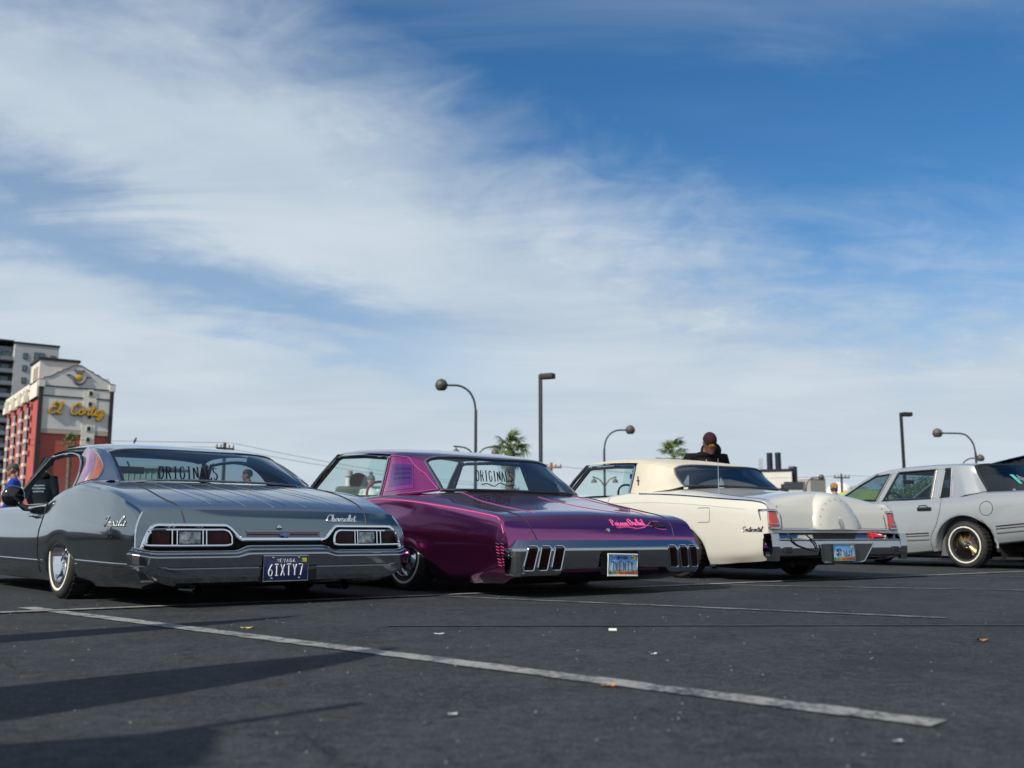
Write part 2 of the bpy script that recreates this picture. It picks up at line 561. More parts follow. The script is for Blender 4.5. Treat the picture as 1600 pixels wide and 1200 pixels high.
CAPS = {
    '6': ([cr([(.85, 1), (.45, .75), (.12, .4), (.1, .2), (.3, 0), (.65, 0), (.88, .2), (.85, .4), (.6, .52), (.2, .45)], 4)], 1),
    'I': ([[(.15, 1), (.85, 1)], [(.5, 1), (.5, 0)], [(.15, 0), (.85, 0)]], 1),
    'X': ([[(.1, 1), (.9, 0)], [(.9, 1), (.1, 0)]], 1),
    'T': ([[(.05, 1), (.95, 1)], [(.5, 1), (.5, 0)]], 1),
    'Y': ([[(.1, 1), (.5, .5), (.5, 0)], [(.9, 1), (.5, .5)]], 1),
    '7': ([[(.08, 1), (.92, 1), (.45, 0)]], 1),
    'V': ([[(.08, 1), (.5, 0), (.92, 1)]], 1),
    'E': ([[(.9, 1), (.12, 1), (.12, 0), (.9, 0)], [(.12, .52), (.7, .52)]], 1),
    'N': ([[(.1, 0), (.1, 1), (.9, 0), (.9, 1)]], 1),
    'A': ([[(.05, 0), (.5, 1), (.95, 0)], [(.22, .35), (.78, .35)]], 1),
    'D': ([cr([(.12, 0), (.12, .5), (.12, 1)], 1), cr([(.12, 1), (.6, .95), (.92, .5), (.6, .05), (.12, 0)], 4)], 1),
    '1': ([[(.25, .8), (.55, 1), (.55, 0)]], 1),
    'J': ([cr([(.8, 1), (.8, .3), (.55, 0), (.25, .05), (.15, .3)], 4)], 1),
    'O': ([[(.5 + .42 * (x - .5) * 2, y) for x, y in _o]], 1.05),
    'R': ([[(.15, 0), (.15, 1)], cr([(.15, 1), (.65, 1), (.85, .78), (.65, .52), (.15, .5)], 4), [(.5, .5), (.92, 0)], [(0, 0), (.3, 0)]], 1),
    'G': ([cr([(.88, .82), (.55, 1), (.18, .8), (.1, .4), (.3, .03), (.7, .03), (.88, .25), (.88, .45)], 4), [(.55, .45), (.95, .45)]], 1),
    'L': ([[(.2, 1), (.2, 0), (.9, 0), (.92, .15)], [(.05, 1), (.38, 1)]], .95),
    'S': ([cr([(.85, .85), (.5, 1), (.18, .82), (.3, .58), (.7, .45), (.85, .2), (.5, 0), (.12, .12)], 4)], .95),
}


def strokes(txt, font, gap=0.0, space=0.5, smooth=True):
    out = []; x = 0.0
    for ch in txt:
        if ch == ' ':
            x += space; continue
        gl, wd = font[ch]
        for st in gl:
            p = cr(st, 4) if (smooth and len(st) > 2) else st
            out.append([(a + x, b) for a, b in p])
        x += wd + gap
    return out, x - gap


def lettering(mb, txt, font, origin, ux, uy, width, height, rad, gap=0.0, space=0.5, slant=0.0, n=5, smooth=True, fn=None, mi=0, flat=1.0):
    """tubes along strokes; origin = lower left, ux / uy unit vectors, width x height in metres"""
    st, wd = strokes(txt, font, gap, space, smooth)
    O, U, V = Vector(origin), Vector(ux), Vector(uy)
    for p in st:
        pts = []
        for a, b in p:
            q = O + U * ((a / wd) * width + slant * b * height) + V * (b * height)
            if fn:
                q = Vector(fn(q))
            pts.append(q)
        mb.tube(pts, rad, n, mi=mi, flat=flat, up=U.cross(V))
    return mb
# ------------------------------------------------------------------ ground
def asphalt_mat():
    m = bpy.data.materials.new('asphalt'); m.use_nodes = True
    t = NT(m.node_tree); o = t.n('ShaderNodeOutputMaterial'); b = t.n('ShaderNodeBsdfPrincipled'); t.l(b.outputs[0], o.inputs[0])
    b.inputs['Specular IOR Level'].default_value = .18
    tcn = t.n('ShaderNodeTexCoord'); ob = tcn.outputs['Object']
    big = t.noise(ob, .35, 5, .6, .4)
    med = t.noise(ob, 3.0, 6, .62, .3)
    fine = t.noise(ob, 95, 3, .7)
    grit = t.n('ShaderNodeTexVoronoi'); grit.inputs['Scale'].default_value = 260; t.l(ob, grit.inputs['Vector'])
    f = t.math('ADD', t.math('MULTIPLY', big, .5), t.math('MULTIPLY', med, .5))
    col = t.mix(t.ramp(f, .36, .64), (.0145, .018, .0225, 1), (.042, .0495, .0565, 1))
    col = t.mix(t.math('MULTIPLY', t.ramp(fine, .35, .75), .55), col, (.058, .063, .068, 1))
    gs = t.n('ShaderNodeSeparateColor'); t.l(grit.outputs['Color'], gs.inputs[0])
    col = t.mix(t.math('MULTIPLY', t.ramp(gs.outputs[0], .88, .95), .7), col, (.13, .128, .122, 1))
    col = t.mix(t.math('MULTIPLY', t.ramp(gs.outputs[1], .82, .92), .75), col, (.012, .013, .015, 1))
    patch = t.noise(t.mapping(ob, rot=(0, 0, R(-40)), scale=(1, .45, 1)), 1.7, 7, .72, .6)
    col = t.mix(t.math('MULTIPLY', t.ramp(patch, .52, .70), .65), col, (.024, .027, .031, 1))
    col = t.mix(t.math('MULTIPLY', t.ramp(patch, .45, .30), .5), col, (.058, .064, .07, 1))
    cob = t.noise(ob, 21, 5, .72, .3)
    col = t.mix(t.math('MULTIPLY', t.ramp(cob, .50, .66), .55), col, (.066, .072, .078, 1))
    col = t.mix(t.math('MULTIPLY', t.ramp(cob, .48, .34), .65), col, (.014, .016, .019, 1))
    # dark oil blots and faint wear tracks
    oil = t.ramp(t.noise(ob, .9, 3, .5, .8), .60, .74)
    col = t.mix(t.math('MULTIPLY', oil, .5), col, (.018, .019, .022, 1))
    trk = t.noise(t.mapping(ob, rot=(0, 0, R(35)), scale=(.12, 2.2, 1)), 1.3, 4, .6)
    col = t.mix(t.math('MULTIPLY', t.ramp(trk, .55, .75), .35), col, (.06, .062, .064, 1))
    # hairline cracks
    vo = t.n('ShaderNodeTexVoronoi', feature='DISTANCE_TO_EDGE'); vo.inputs['Scale'].default_value = .33
    wv = t.n('ShaderNodeVectorMath', operation='ADD'); t.l(ob, wv.inputs[0])
    nc = t.n('ShaderNodeVectorMath', operation='SCALE'); t.l(t.noise(ob, 1.6, 6, .65, col=True), nc.inputs[0]); nc.inputs['Scale'].default_value = .9
    t.l(nc.outputs[0], wv.inputs[1]); t.l(wv.outputs[0], vo.inputs['Vector'])
    crack = t.ramp(vo.outputs['Distance'], .0055, .0015)
    crack = t.math('MULTIPLY', crack, t.ramp(big, .45, .6))
    col = t.mix(t.math('MULTIPLY', crack, .75), col, (.012, .012, .014, 1))
    t.l(col, b.inputs['Base Color'])
    t.l(t.math('ADD', .72, t.math('MULTIPLY', med, .2)), b.inputs['Roughness'])
    h = t.math('ADD', t.math('MULTIPLY', fine, .6), t.math('MULTIPLY', gs.outputs[2], .5))
    h = t.math('SUBTRACT', h, t.math('MULTIPLY', crack, 1.5))
    bp = t.n('ShaderNodeBump'); bp.inputs['Strength'].default_value = .8; bp.inputs['Distance'].default_value = .008
    t.l(h, bp.inputs['Height']); t.l(bp.outputs[0], b.inputs['Normal'])
    return m


def paint_mat(name, col, wear, extra=0.0):
    """road paint worn through to the asphalt below"""
    m = bpy.data.materials.new(name); m.use_nodes = True
    t = NT(m.node_tree); o = t.n('ShaderNodeOutputMaterial'); b = t.n('ShaderNodeBsdfPrincipled'); t.l(b.outputs[0], o.inputs[0])
    tcn = t.n('ShaderNodeTexCoord'); ob = tcn.outputs['Object']
    n = t.math('ADD', t.math('MULTIPLY', t.noise(ob, 42, 5, .75), .6), t.math('MULTIPLY', t.noise(ob, 5, 4, .6), .4))
    f = t.ramp(n, wear - .07, wear + .07)
    dirt = t.mix(t.noise(ob, 9, 4, .6), tuple(c * .7 for c in col) + (1,), col + (1,))
    t.l(t.mix(f, dirt, (.034, .038, .043, 1)), b.inputs['Base Color'])
    b.inputs['Roughness'].default_value = .75
    bp = t.n('ShaderNodeBump'); bp.inputs['Strength'].default_value = .4; bp.inputs['Distance'].default_value = .004
    t.l(t.noise(ob, 95, 3, .7), bp.inputs['Height']); t.l(bp.outputs[0], b.inputs['Normal'])
    return m


mb = MB()
ring = [0, 6, 14, 30, 60, 120, 300, 800, 2500]
g = MB().poly([(-2500, -2500, 0), (2500, -2500, 0), (2500, 2500, 0), (-2500, 2500, 0)])
ground = obj('ground', g, asphalt_mat(), None, None, kind='structure')
line_m = paint_mat('line_paint', (.30, .30, .295), .525)
line_old = paint_mat('old_line_paint', (.23, .23, .23), .48)
dark_line_m = paint_mat('dark_line', (.020, .021, .024), .47)
dark_line_old = paint_mat('old_dark_line', (.024, .0265, .030), .40)
def strip(name, a, b, w0, w1, m, z=.004, jit=.007, n=40):
    A_, B_ = np.array(a), np.array(b)
    d_ = (B_ - A_) / np.linalg.norm(B_ - A_); nn = np.array([-d_[1], d_[0]])
    rng = random.Random(sum(map(ord, name)) + int(a[0] * 50))
    rows = []
    for i in range(n + 1):
        t = i / n; c = A_ + (B_ - A_) * t; w_ = w0 + (w1 - w0) * t
        e0, e1 = rng.uniform(-jit, jit), rng.uniform(-jit, jit)
        rows.append([(*(c - nn * (w_ / 2 + e0)), z), (*(c + nn * (w_ / 2 + e1)), z)])
    return obj(name, MB().grid(rows), m, None, None, kind='structure')
strip('parking_line', (-2.96, 6.19), (.985, 2.39), .105, .105, line_m, n=90)
strip('parking_line', (-3.3, 5.43), (8.9, 14.3), .10, .10, line_m, .008, n=90)
strip('parking_line', (-.52, 7.36), (2.3, 5.40), .095, .09, line_old, n=60)
strip('parking_line', (1.95, 9.02), (4.9, 7.80), .10, .10, line_old, n=60)
strip('parking_line', (4.6, 11.2), (8.5, 9.6), .10, .10, line_old, n=60)
strip('parking_line', (-6.2, 3.35), (-3.25, 5.47), .10, .10, line_m, .008)
strip('tar_seam', (-.6, 4.93), (4.2, 4.99), .055, .04, dark_line_m, .004, .005, 160)  # one long thin dark strip across the asphalt

# ------------------------------------------------------------------ buildings on the left
stucco = mat('white_stucco', (.62, .61, .58), .85, var=.06, vscale=.35, bump=.1, bscale=4)
stucco_warm = mat('cream_stucco', (.70, .66, .57), .85, var=.06, vscale=.4)
red_st = mat('red_stucco', (.42, .085, .07), .85, var=.08, vscale=.3)
tan_st = mat('tan_stucco', (.42, .35, .28), .85)
dark_br = mat('dark_brown_stucco', (.035, .025, .032), .8)
edge_dk = mat('dark_edging', (.02, .017, .02), .7)
pane = mat('window_glass', (.02, .028, .035), .08, 0, coat=.6)
sign_gold = mat('sign_gold', (.62, .36, .03), .4, .1, var=.15, vscale=2)
sign_back = mat('sign_rust', (.22, .07, .02), .6)
pewter = mat('pewter_paint', (.17, .165, .19), .55, .2)

hotel = thing('hotel_building', 'red and white hotel tower with a curved gable and gold script sign', 'building', (-86.43, 180, 0), math.atan2(.574, .819))
# local frame: x along the facade, y into the building (left face runs along +y), z up
HW, HD = 13.0, 36.0
obj('tower_core', MB().box((HW / 2, HD / 2, 12.9), (HW - .3, HD - .2, 25.8)), red_st, hotel, None)
fz = MB()
fz.box((HW / 2, .02, 22.9), (HW - 1.2, .5, 6.06))
fz.box((HW / 2, .02, 26.8), (HW - 1.2, .5, 1.68))
obj('white_facade', fz, stucco, hotel, None)
obj('tan_band', MB().box((HW / 2, .02, 19.45), (HW - 1.2, .46, .80)), tan_st, hotel, None)
mb = MB()
for z, h in ((25.94, .22), (27.75, .18)):
    mb.box((HW / 2, -.16, z), (HW - 1.2, .34, h))
obj('facade_string_course', mb, edge_dk, hotel, None)
for x in (.33, HW - .33):
    obj('corner_pilaster', MB().box((x, .0, 13.7), (.68, .9, 27.4)), dark_br, hotel, None)
    obj('pilaster_cap', MB().box((x, -.05, 28.15), (1.08, 1.1, 1.25)), stucco, hotel, None)
gab = [(-.4, 28.75), (.73, 28.85), (.77, 29.25), (1.79, 29.5), (2.61, 30.0), (3.06, 30.45), (3.54, 30.5), (3.9, 30.95), (4.66, 31.2), (5.41, 31.7), (6.17, 31.97), (6.9, 31.97), (7.7, 31.55), (8.4, 31.15), (9.1, 30.9), (9.45, 30.5), (10.04, 30.42), (10.8, 29.85), (11.6, 29.45), (12.18, 29.25), (12.25, 28.92), (13.3, 28.8)]
obj('gable', MB().prism(gab + [(13.3, 27.84), (-.4, 27.84)], -.1, .45, fn=lambda u, v, h: (u, h, v)), stucco, hotel, None)
obj('gable_coping', MB().tube([(x, .15, z + .05) for x, z in gab], .14, 6, up=(0, -1, 0), flat=2.6), edge_dk, hotel, None)
obj('stair_strip', MB().box((8.8, -.09, 21.5), (2.3, .5, 11.6)), stucco_warm, hotel, None)
for z in (26.88, 24.85, 22.5, 20.25, 18.2):
    wn = obj('window', MB().box((8.9, -.36, z), (.95, .16, 1.0)).box((8.9, -.30, z + .62), (.95, .14, .26)), stucco, hotel, None)
    obj('pane', MB().prism([(-.3, -.38), (.3, -.38), (.3, .28), (.15, .42), (-.15, .42), (-.3, .28)], 0, .03, fn=lambda u, v, h: (8.88 + u, -.44 - h, z + v)), black_matte, wn, None)
# script sign
def sign_letters(nm, txt, x0, wd):
    b_ = lettering(MB(), txt, SCRIPT, (x0, -.50, 22.75), (1, 0, 0), (0, 0, 1), wd, 2.05, .25, gap=-.02, slant=.16, n=6, flat=.9)
    s_ = obj(nm, b_, sign_back, hotel)
    obj('sign_face', lettering(MB(), txt, SCRIPT, (x0, -.72, 22.75), (1, 0, 0), (0, 0, 1), wd, 2.05, .17, gap=-.02, slant=.16, n=6, flat=.5), sign_gold, s_)
sign_letters('script_sign', 'El', 1.75, 2.1)
sign_letters('script_sign', 'Cortez', 5.5, 5.9)
# crest on the gable: horns round a gold disc under a crown
cr_ = [(4.4, 30.1), (5.3, 30.05), (5.75, 29.3), (6.1, 28.75), (6.65, 28.55), (7.2, 28.75), (7.6, 29.3), (7.95, 29.95), (8.8, 29.95)]
obj('crest_horns', MB().tube([(x, -.22, z) for x, z in cr(cr_, 5)], [.12] * 6 + [.28] * 29 + [.12] * 6, 6, up=(0, -1, 0)), pewter, hotel)
obj('crest_disc', MB().lathe([(.62, 0), (.58, -.16), (.4, -.24), (.001, -.24)], axis='y', n=24, c=(6.65, -.16, 29.75)), sign_gold, hotel)
crown = [(6.15, 30.35), (6.0, 30.8), (5.6, 31.1), (5.75, 31.28), (6.15, 31.2), (6.4, 30.95), (6.65, 31.25), (6.9, 30.95), (7.1, 31.2), (7.45, 31.3), (7.6, 31.1), (7.2, 30.8), (7.1, 30.35)]
obj('crest_crown', MB().prism(crown, .2, .42, fn=lambda u, v, h: (u, .05 - h, v)), pewter, hotel, None)
# penthouse box behind the gable
ph = obj('penthouse', MB().box((4.6, 12.5, 30.6), (6.9, 9.0, 6.6)), stucco, hotel, None)
obj('penthouse_roof', MB().box((4.6, 12.5, 34.05), (7.5, 9.6, .5)), edge_dk, hotel, None)
mb = MB()
for k in range(3):
    mb.box((1.12, 9.7 + k * 1.7, 31.2), (.2, .55, 3.0))
obj('louvre', mb, mat('louvre_tan', (.35, .22, .14), .7), hotel, None)
obj('stair_head', MB().box((11.2, 6, 29.2), (3.2, 5, 2.6)), stucco_warm, hotel, None)
# left flank: white block, cornice with balcony boxes, window bays with white spandrels
obj('flank_block', MB().box((-.02, 4.3, 27.2), (.5, 7.4, 2.9)), stucco_warm, hotel, None)
obj('flank_edging', MB().box((-.1, 4.3, 25.7), (.4, 7.4, .16)).box((-.1, 4.3, 28.72), (.5, 7.4, .2)), edge_dk, hotel, None)
obj('flank_cornice', MB().box((.0, 22.0, 28.45), (.7, 27.5, 1.0)), stucco_warm, hotel, None)
obj('flank_roof_edge', MB().box((.0, 22.0, 29.03), (.5, 27.5, .16)), mat('maroon_edge', (.09, .02, .04), .7), hotel, None)
obj('flank_frieze', MB().box((.12, 22.0, 26.9), (.3, 27.5, 2.1)), stucco_warm, hotel, None)
for bay in (9.6, 16.4, 24.0, 31.2):
    mb = MB().box((-.45, bay + 1.6, 26.2), (1.0, 3.0, 1.3)).box((-.5, bay + 3.0, 26.9), (.5, .45, 2.6)).box((-.5, bay + .2, 26.9), (.5, .45, 2.6))
    obj('balcony_box', mb, stucco_warm, hotel, None)
    for fl in range(11):
        z = 24.1 - fl * 2.25
        wn = obj('window', MB().box((.0, bay, z - .25), (.4, 2.5, 1.55)), black_matte, hotel, None)
        for dy in (-.62, .62):
            obj('pane', MB().box((-.21, bay + dy, z - .25), (.04, .95, 1.35)), pane, wn, None)
        obj('spandrel', MB().box((-.12, bay - .66, z - 1.38), (.5, 1.0, .72)).box((-.12, bay + .66, z - 1.38), (.5, 1.0, .72)), stucco_warm, wn, None)
for k, z in enumerate((24.4, 22.2, 20.0, 17.8, 15.6)):
    obj('vent', MB().box((.02, 6.2, z), (.3, .5, 1.1)), mat('dark_red', (.20, .035, .035), .8), hotel, None)

tower = thing('apartment_tower', 'tall pale grey apartment tower with balconies behind the red hotel', 'building', (-132.0, 260, 0), math.atan2(.574, .819))
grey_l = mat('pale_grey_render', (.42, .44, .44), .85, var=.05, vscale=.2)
grey_d = mat('slate_render', (.20, .22, .24), .85, var=.06, vscale=.2)
obj('main_block', MB().box((5.4, 8, 25.6), (10.8, 16, 51.2)), grey_l, tower, None)
obj('roof_edge', MB().box((5.4, 8, 51.4), (11.2, 16.4, .5)), edge_dk, tower, None)
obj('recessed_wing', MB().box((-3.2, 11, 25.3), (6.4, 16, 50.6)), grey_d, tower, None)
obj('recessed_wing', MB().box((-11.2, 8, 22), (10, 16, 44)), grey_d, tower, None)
obj('upper_panel', MB().box((-10.2, 9, 48.2), (8, 14, 7.5)), grey_l, tower, None)
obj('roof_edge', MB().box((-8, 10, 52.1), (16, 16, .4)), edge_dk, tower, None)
teal_glass = mat('teal_glass', (.05, .12, .14), .1, 0, coat=.6, var=.3, vscale=.5)
for k in range(13):
    z = 48.0 - k * 3.3
    wn = obj('window', MB().box((2.6, -.06, z), (1.1, .2, 1.6)), edge_dk, tower, None)
    obj('pane', MB().box((2.6, -.18, z), (.85, .06, 1.35)), teal_glass, wn, None)
    wn = obj('window', MB().box((6.0, -.06, z), (2.6, .2, 2.4)), edge_dk, tower, None)
    for dx in (-.62, .62):
        obj('pane', MB().box((6.0 + dx, -.18, z), (1.1, .06, 2.1)), teal_glass, wn, None)
    wn = obj('window', MB().box((9.4, -.06, z), (1.3, .2, 1.5)), edge_dk, tower, None)
    obj('pane', MB().box((9.4, -.18, z), (1.0, .06, 1.25)), teal_glass, wn, None)
    bl = obj('balcony', MB().box((-1.7, 1.6, z - 1.6), (3.3, 3.0, .35)), edge_dk, tower, None)
    obj('balustrade', MB().box((-1.7, .12, z - .95), (3.2, .06, 1.0)), mat('balustrade_grey', (.20, .225, .245), .6), bl, None)
    dr = obj('window', MB().box((-1.7, 2.96, z), (2.2, .1, 2.6)), edge_dk, tower, None)
    obj('pane', MB().box((-1.7, 2.88, z), (1.9, .06, 2.3)), teal_glass, dr, None)
    dr = obj('window', MB().box((-8.2, -.05, z - 3), (1.8, .12, 1.8)), edge_dk, tower, None)
    obj('pane', MB().box((-8.2, -.14, z - 3), (1.5, .06, 1.5)), teal_glass, dr, None)

# ------------------------------------------------------------------ plant buildings on the right
beige = mat('beige_panel', (.60, .58, .53), .8, var=.05, vscale=.3)
beige_d = mat('taupe_panel', (.33, .31, .28), .8, var=.05, vscale=.3)
navy_m = mat('navy_steel', (.012, .014, .032), .45, .3)
pb = thing('boiler_house', 'white box-shaped building with two dark flue stacks on its roof', 'building', (32.6, 124, 0), R(-20))
obj('wall', MB().box((0, 0, 4.1), (4.6, 6, 8.2)), beige, pb, None)
obj('roof_edge', MB().box((-.2, 0, 8.35), (4.9, 6.2, .3)), navy_m, pb, None)
for x in (-.35, .65):
    obj('flue_stack', MB().tube([(x, -1.5, 8.4), (x, -1.5, 10.6)], .36, 16), navy_m, pb)
obj('duct', MB().tube([(1.9, -2, 8.6), (2.7, -2, 8.6)], .25, 8).tube([(2.62, -2, 8.8), (2.62, -2, 5.5)], .28, 8), navy_m, pb)
obj('band', MB().box((0, -3.02, 5.6), (4.4, .06, .08)), beige_d, pb, None)
wn = obj('window', MB().box((-2.32, -1.2, 6.2), (.1, 1.2, 1.8)), edge_dk, pb, None)
obj('pane', MB().box((-2.38, -1.2, 6.2), (.06, 1.0, 1.5)), pane, wn, None)
p2 = thing('warehouse', 'low cream warehouse with a silver roof pipe behind the cream car', 'building', (27.5, 136, 0), 0)
obj('wall', MB().box((0, 0, 4.35), (13, 10, 8.7)), stucco_warm, p2, None)
obj('roof_edge', MB().box((0, 0, 8.8), (13.2, 10.2, .2)), beige_d, p2, None)
for dx in (0, .28):
    obj('roof_pipe', MB().tube([(5.3 + dx * 1.1, -4, 8.8), (5.3 + dx * 1.1, -4, 10.6)], .13, 8), mat('galvanised', (.65, .66, .67), .3, .8), p2)
p3 = thing('block_building', 'taupe cube building to the right of the white building with flue stacks', 'building', (43.3, 146, 0), R(32))
obj('wall', MB().box((0, 0, 4.3), (3.2, 3.6, 8.6)), beige_d, p3, None)
obj('roof_edge', MB().box((0, 0, 8.66), (3.3, 3.7, .14)), beige, p3, None)
p4 = thing('annexe', 'low dark plant room between the white and taupe buildings', 'building', (39.0, 142, 0), 0)
obj('wall', MB().box((0, 0, 4.0), (4.2, 4, 8.0)), mat('slate_panel', (.12, .125, .13), .8), p4, None)
obj('wall_panel', MB().box((.4, -2.02, 5.2), (2.6, .06, 2.2)), beige, p4, None)
tk = thing('storage_tank', 'pale domed storage tank behind the utility pole right of the taupe building', 'tank', (65.5, 200, 0))
obj('shell', MB().lathe([(3.1, 0), (3.1, 8.2), (2.9, 9.2), (2.2, 10.3), (1.2, 11.0), (.01, 11.2)], n=32), stucco, tk)
sg_ = thing('sign_board', 'white roadside sign board with a dark lettered header', 'sign', (16.8, 60, 0), R(10))
obj('board', MB().box((0, 0, 2.5), (1.35, .12, 1.5)), stucco, sg_, None)
obj('header', MB().box((.1, -.02, 3.45), (1.15, .2, .42)), mat('sign_slate', (.05, .055, .065), .5), sg_, None)
obj('sign_print', MB().box((-.05, -.1, 2.75), (.16, .06, .3)).box((-.05, -.1, 2.3), (.22, .06, .12)), edge_dk, sg_, None)
for x in (-.5, .5):
    obj('post', MB().tube([(x, .1, 0), (x, .1, 3.2)], .05, 8), edge_dk, sg_)
cz = thing('cross_finial', 'small dark cross-shaped post beside the white sign board', 'post', (16.1, 59.5, 0))
obj('post', MB().tube([(0, 0, 0), (0, 0, 3.5)], .09, 8), edge_dk, cz)
obj('crossbar', MB().box((0, 0, 3.15), (.66, .2, .22)), edge_dk, cz, None)
lw = thing('low_wall', 'low pale wall running behind the parked cars', 'wall', (24, 70, 0), R(-4))
for k in range(10):
    obj('panel', MB().box((-9 + k * 2.0, 0, 1.15), (1.97, .2, 2.3)), beige, lw, None)
sh = thing('shed', 'low corrugated shed with a pale green wall behind the grey fastback', 'building', (-17.6, 46, 0), R(-8))
mb = MB()
for k in range(20):
    mb.box((-1.3 + k * .14, 0, 1.75), (.10, .3 + (k % 2) * .08, 3.5))
obj('wall', mb, mat('pale_green_sheet', (.40, .50, .42), .7, var=.15, vscale=3), sh, None)
obj('roof', MB().box((0, 1.2, 3.56), (3.1, 3.2, .12)), grey_l, sh, None)

# ------------------------------------------------------------------ lamps
lamp_m = mat('lamp_bronze', (.030, .032, .034), .45, .4)
globe_m = mat('weathered_globe', (.075, .072, .060), .55, .1, var=.3, vscale=3)
def globe_lamp(loc, rz, h, label, group, low=True, r=.30, span=1.65, reach=1.0):
    t = thing('globe_street_lamp', label, 'street lamp', loc, rz, group)
    ht = h - 1.25
    pts = [(0, 0, 0), (0, 0, ht * .5), (0, 0, ht)] + cr([(0, 0, ht), (-.10, 0, ht + .55), (-.36, 0, ht + .98), (-.80, 0, ht + 1.22), (-span + r, 0, ht + 1.25)], 6)[1:]
    obj('pole', MB().tube(pts, [.085, .075, .068] + [.05] * (len(pts) - 3), 10), lamp_m, t)
    prof = [(.02, r * 1.06), (.06, r * 1.02)] + [(r * math.sin(a), r * math.cos(a)) for a in np.linspace(.22, 2.45, 14)] + [(r * .62, -r * .80), (.01, -r * .80)]
    g_ = obj('globe', MB().lathe(prof, n=24, c=(-span, 0, ht + 1.25)), globe_m, t)
    obj('globe_seam', MB().lathe([(r * 1.005, -.015), (r * 1.02, 0), (r * 1.005, .015)], n=24, c=(-span, 0, ht + 1.22)), lamp_m, g_)
    if low:
        for sg in (-1, 1):
            z = h - 3.0
            obj('side_arm', MB().tube(cr([(0, 0, z - .55), (sg * .25, 0, z - .15), (sg * .55, 0, z + .02), (sg * reach, 0, z + .08)], 6), .035, 8), lamp_m, t)
            sh_ = obj('lamp_shade', MB().lathe([(.03, .16), (.04, .06), (.12, .03), (.17, -.06), (.185, -.16), (.01, -.17)], n=18, c=(sg * reach * .88, 0, z - .12)), globe_m, t)
            obj('stem', MB().tube([(sg * reach * .88, 0, z + .08), (sg * reach * .88, 0, z - .02)], .02, 6), lamp_m, sh_)
    return t
GL = 'curved globe street lamps'
globe_lamp((-1.72, 47, 0), 0, 7.56, 'large globe street lamp arching left above the purple car', GL, reach=1.05)
globe_lamp((5.75, 62, 0), PI, 7.0, 'globe street lamp arching right above the roof of the cream car', GL, reach=.75)
globe_lamp((28.9, 62, 0), 0, 6.8, 'globe street lamp arching left above the roof of the silver car', GL, low=False, span=2.3)
globe_lamp((36.0, 80, 0), PI, 6.63, 'smaller globe street lamp just above the rear window of the silver car', GL, low=False, span=1.65)
globe_lamp((29.4, 100, 0), PI, 6.26, 'small globe street lamp in front of the taupe cube building', GL, low=False, r=.29, span=1.6)
def box_lamp(loc, rz, h, label, ln):
    t = thing('box_street_lamp', label, 'street lamp', loc, rz, 'square-headed parking lot lamps')
    obj('pole', MB().box((0, 0, h / 2), (.14, .14, h)), lamp_m, t, None)
    hd = obj('lamp_head', MB().rbox((ln / 2 + .05, 0, h - .10), (ln, .42, .24), .03), black_matte, t)
    obj('arm', MB().box((.1, 0, h - .08), (.25, .10, .12)), lamp_m, hd, None)
    obj('base', MB().tube([(0, 0, 0), (0, 0, .6)], .3, 14), beige_d, t)
box_lamp((1.30, 45, 0), R(-25), 7.75, 'tall dark square-headed lamp post in the middle of the picture', .62)
box_lamp((23.6, 60, 0), R(10), 7.85, 'tall dark square-headed lamp post on the right above the silver car', .62)

# ------------------------------------------------------------------ utility poles, wires, bird
wood = mat('creosote_wood', (.06, .045, .035), .85, var=.2, vscale=4)
orange_w = mat('ochre_wood', (.28, .12, .05), .8, var=.2, vscale=4)
def utility_pole(loc, rz, h, label, m, arms=1, sp=.75):
    t = thing('utility_pole', label, 'utility pole', loc, rz, 'utility poles')
    obj('pole', MB().tube([(0, 0, 0), (0, 0, h)], [.13, .10], 8), m, t)
    for k in range(arms):
        z = h - .35 - k * .7
        a = obj('crossarm', MB().box((0, -.1, z), (sp * 2, .10, .12)), m, t, None)
        mb = MB()
        for x in (-sp * .92, -sp * .45, sp * .45, sp * .92):
            mb.lathe([(.02, 0), (.05, .05), (.03, .08), (.05, .12), (.03, .18), (.01, .2)], n=8, c=(x, -.1, z + .06))
        obj('insulators', mb, mat('insulator', (.10, .08, .09), .3), a)
    return t
utility_pole((-17.35, 60, 0), R(35), 6.0, 'utility pole whose crossarm shows just above the roof of the grey fastback', wood, 1, .55)
utility_pole((2.75, 70, 0), R(8), 5.55, 'ochre utility pole between the purple and cream cars', orange_w, 1, .72)
utility_pole((29.7, 90, 0), R(5), 6.0, 'dark utility pole in front of the pale domed tank', wood, 1, .72)
utility_pole((0, 95, 0), R(20), 5.2, 'distant short utility pole seen through the rear window of the purple car', wood, 1, .7)
def wire(a, b, sag, label):
    P_ = [Vector(a).lerp(Vector(b), t) + Vector((0, 0, -4 * sag * t * (1 - t))) for t in np.linspace(0, 1, 24)]
    tag(obj('power_line', MB().tube(P_, .012, 4, caps=False), black_matte), label, 'wire', 'overhead wires')
wire((-17.1, 60, 6.02), (-70, 66, 8.6), .35, 'upper overhead wire running left from the crossarm above the grey fastback')
wire((-17.6, 60, 5.75), (-70, 67, 8.0), .35, 'lower overhead wire running left from the crossarm above the grey fastback')
wire((-17.0, 60, 6.02), (-.4, 95, 5.25), .4, 'upper overhead wire sloping down to the right towards the purple car')
wire((-17.5, 60, 5.75), (.2, 95, 5.0), .4, 'lower overhead wire sloping down to the right towards the purple car')
wire((2.3, 70, 5.4), (29.3, 90, 5.8), .5, 'overhead wire between the ochre pole and the dark pole')
wire((29.9, 90, 5.85), (75, 100, 7.0), .5, 'overhead wire running right from the dark utility pole')
bird = thing('bird', 'small dark bird perched on the wire right of the red hotel', 'bird', (-23.05, 60.68, 6.20))
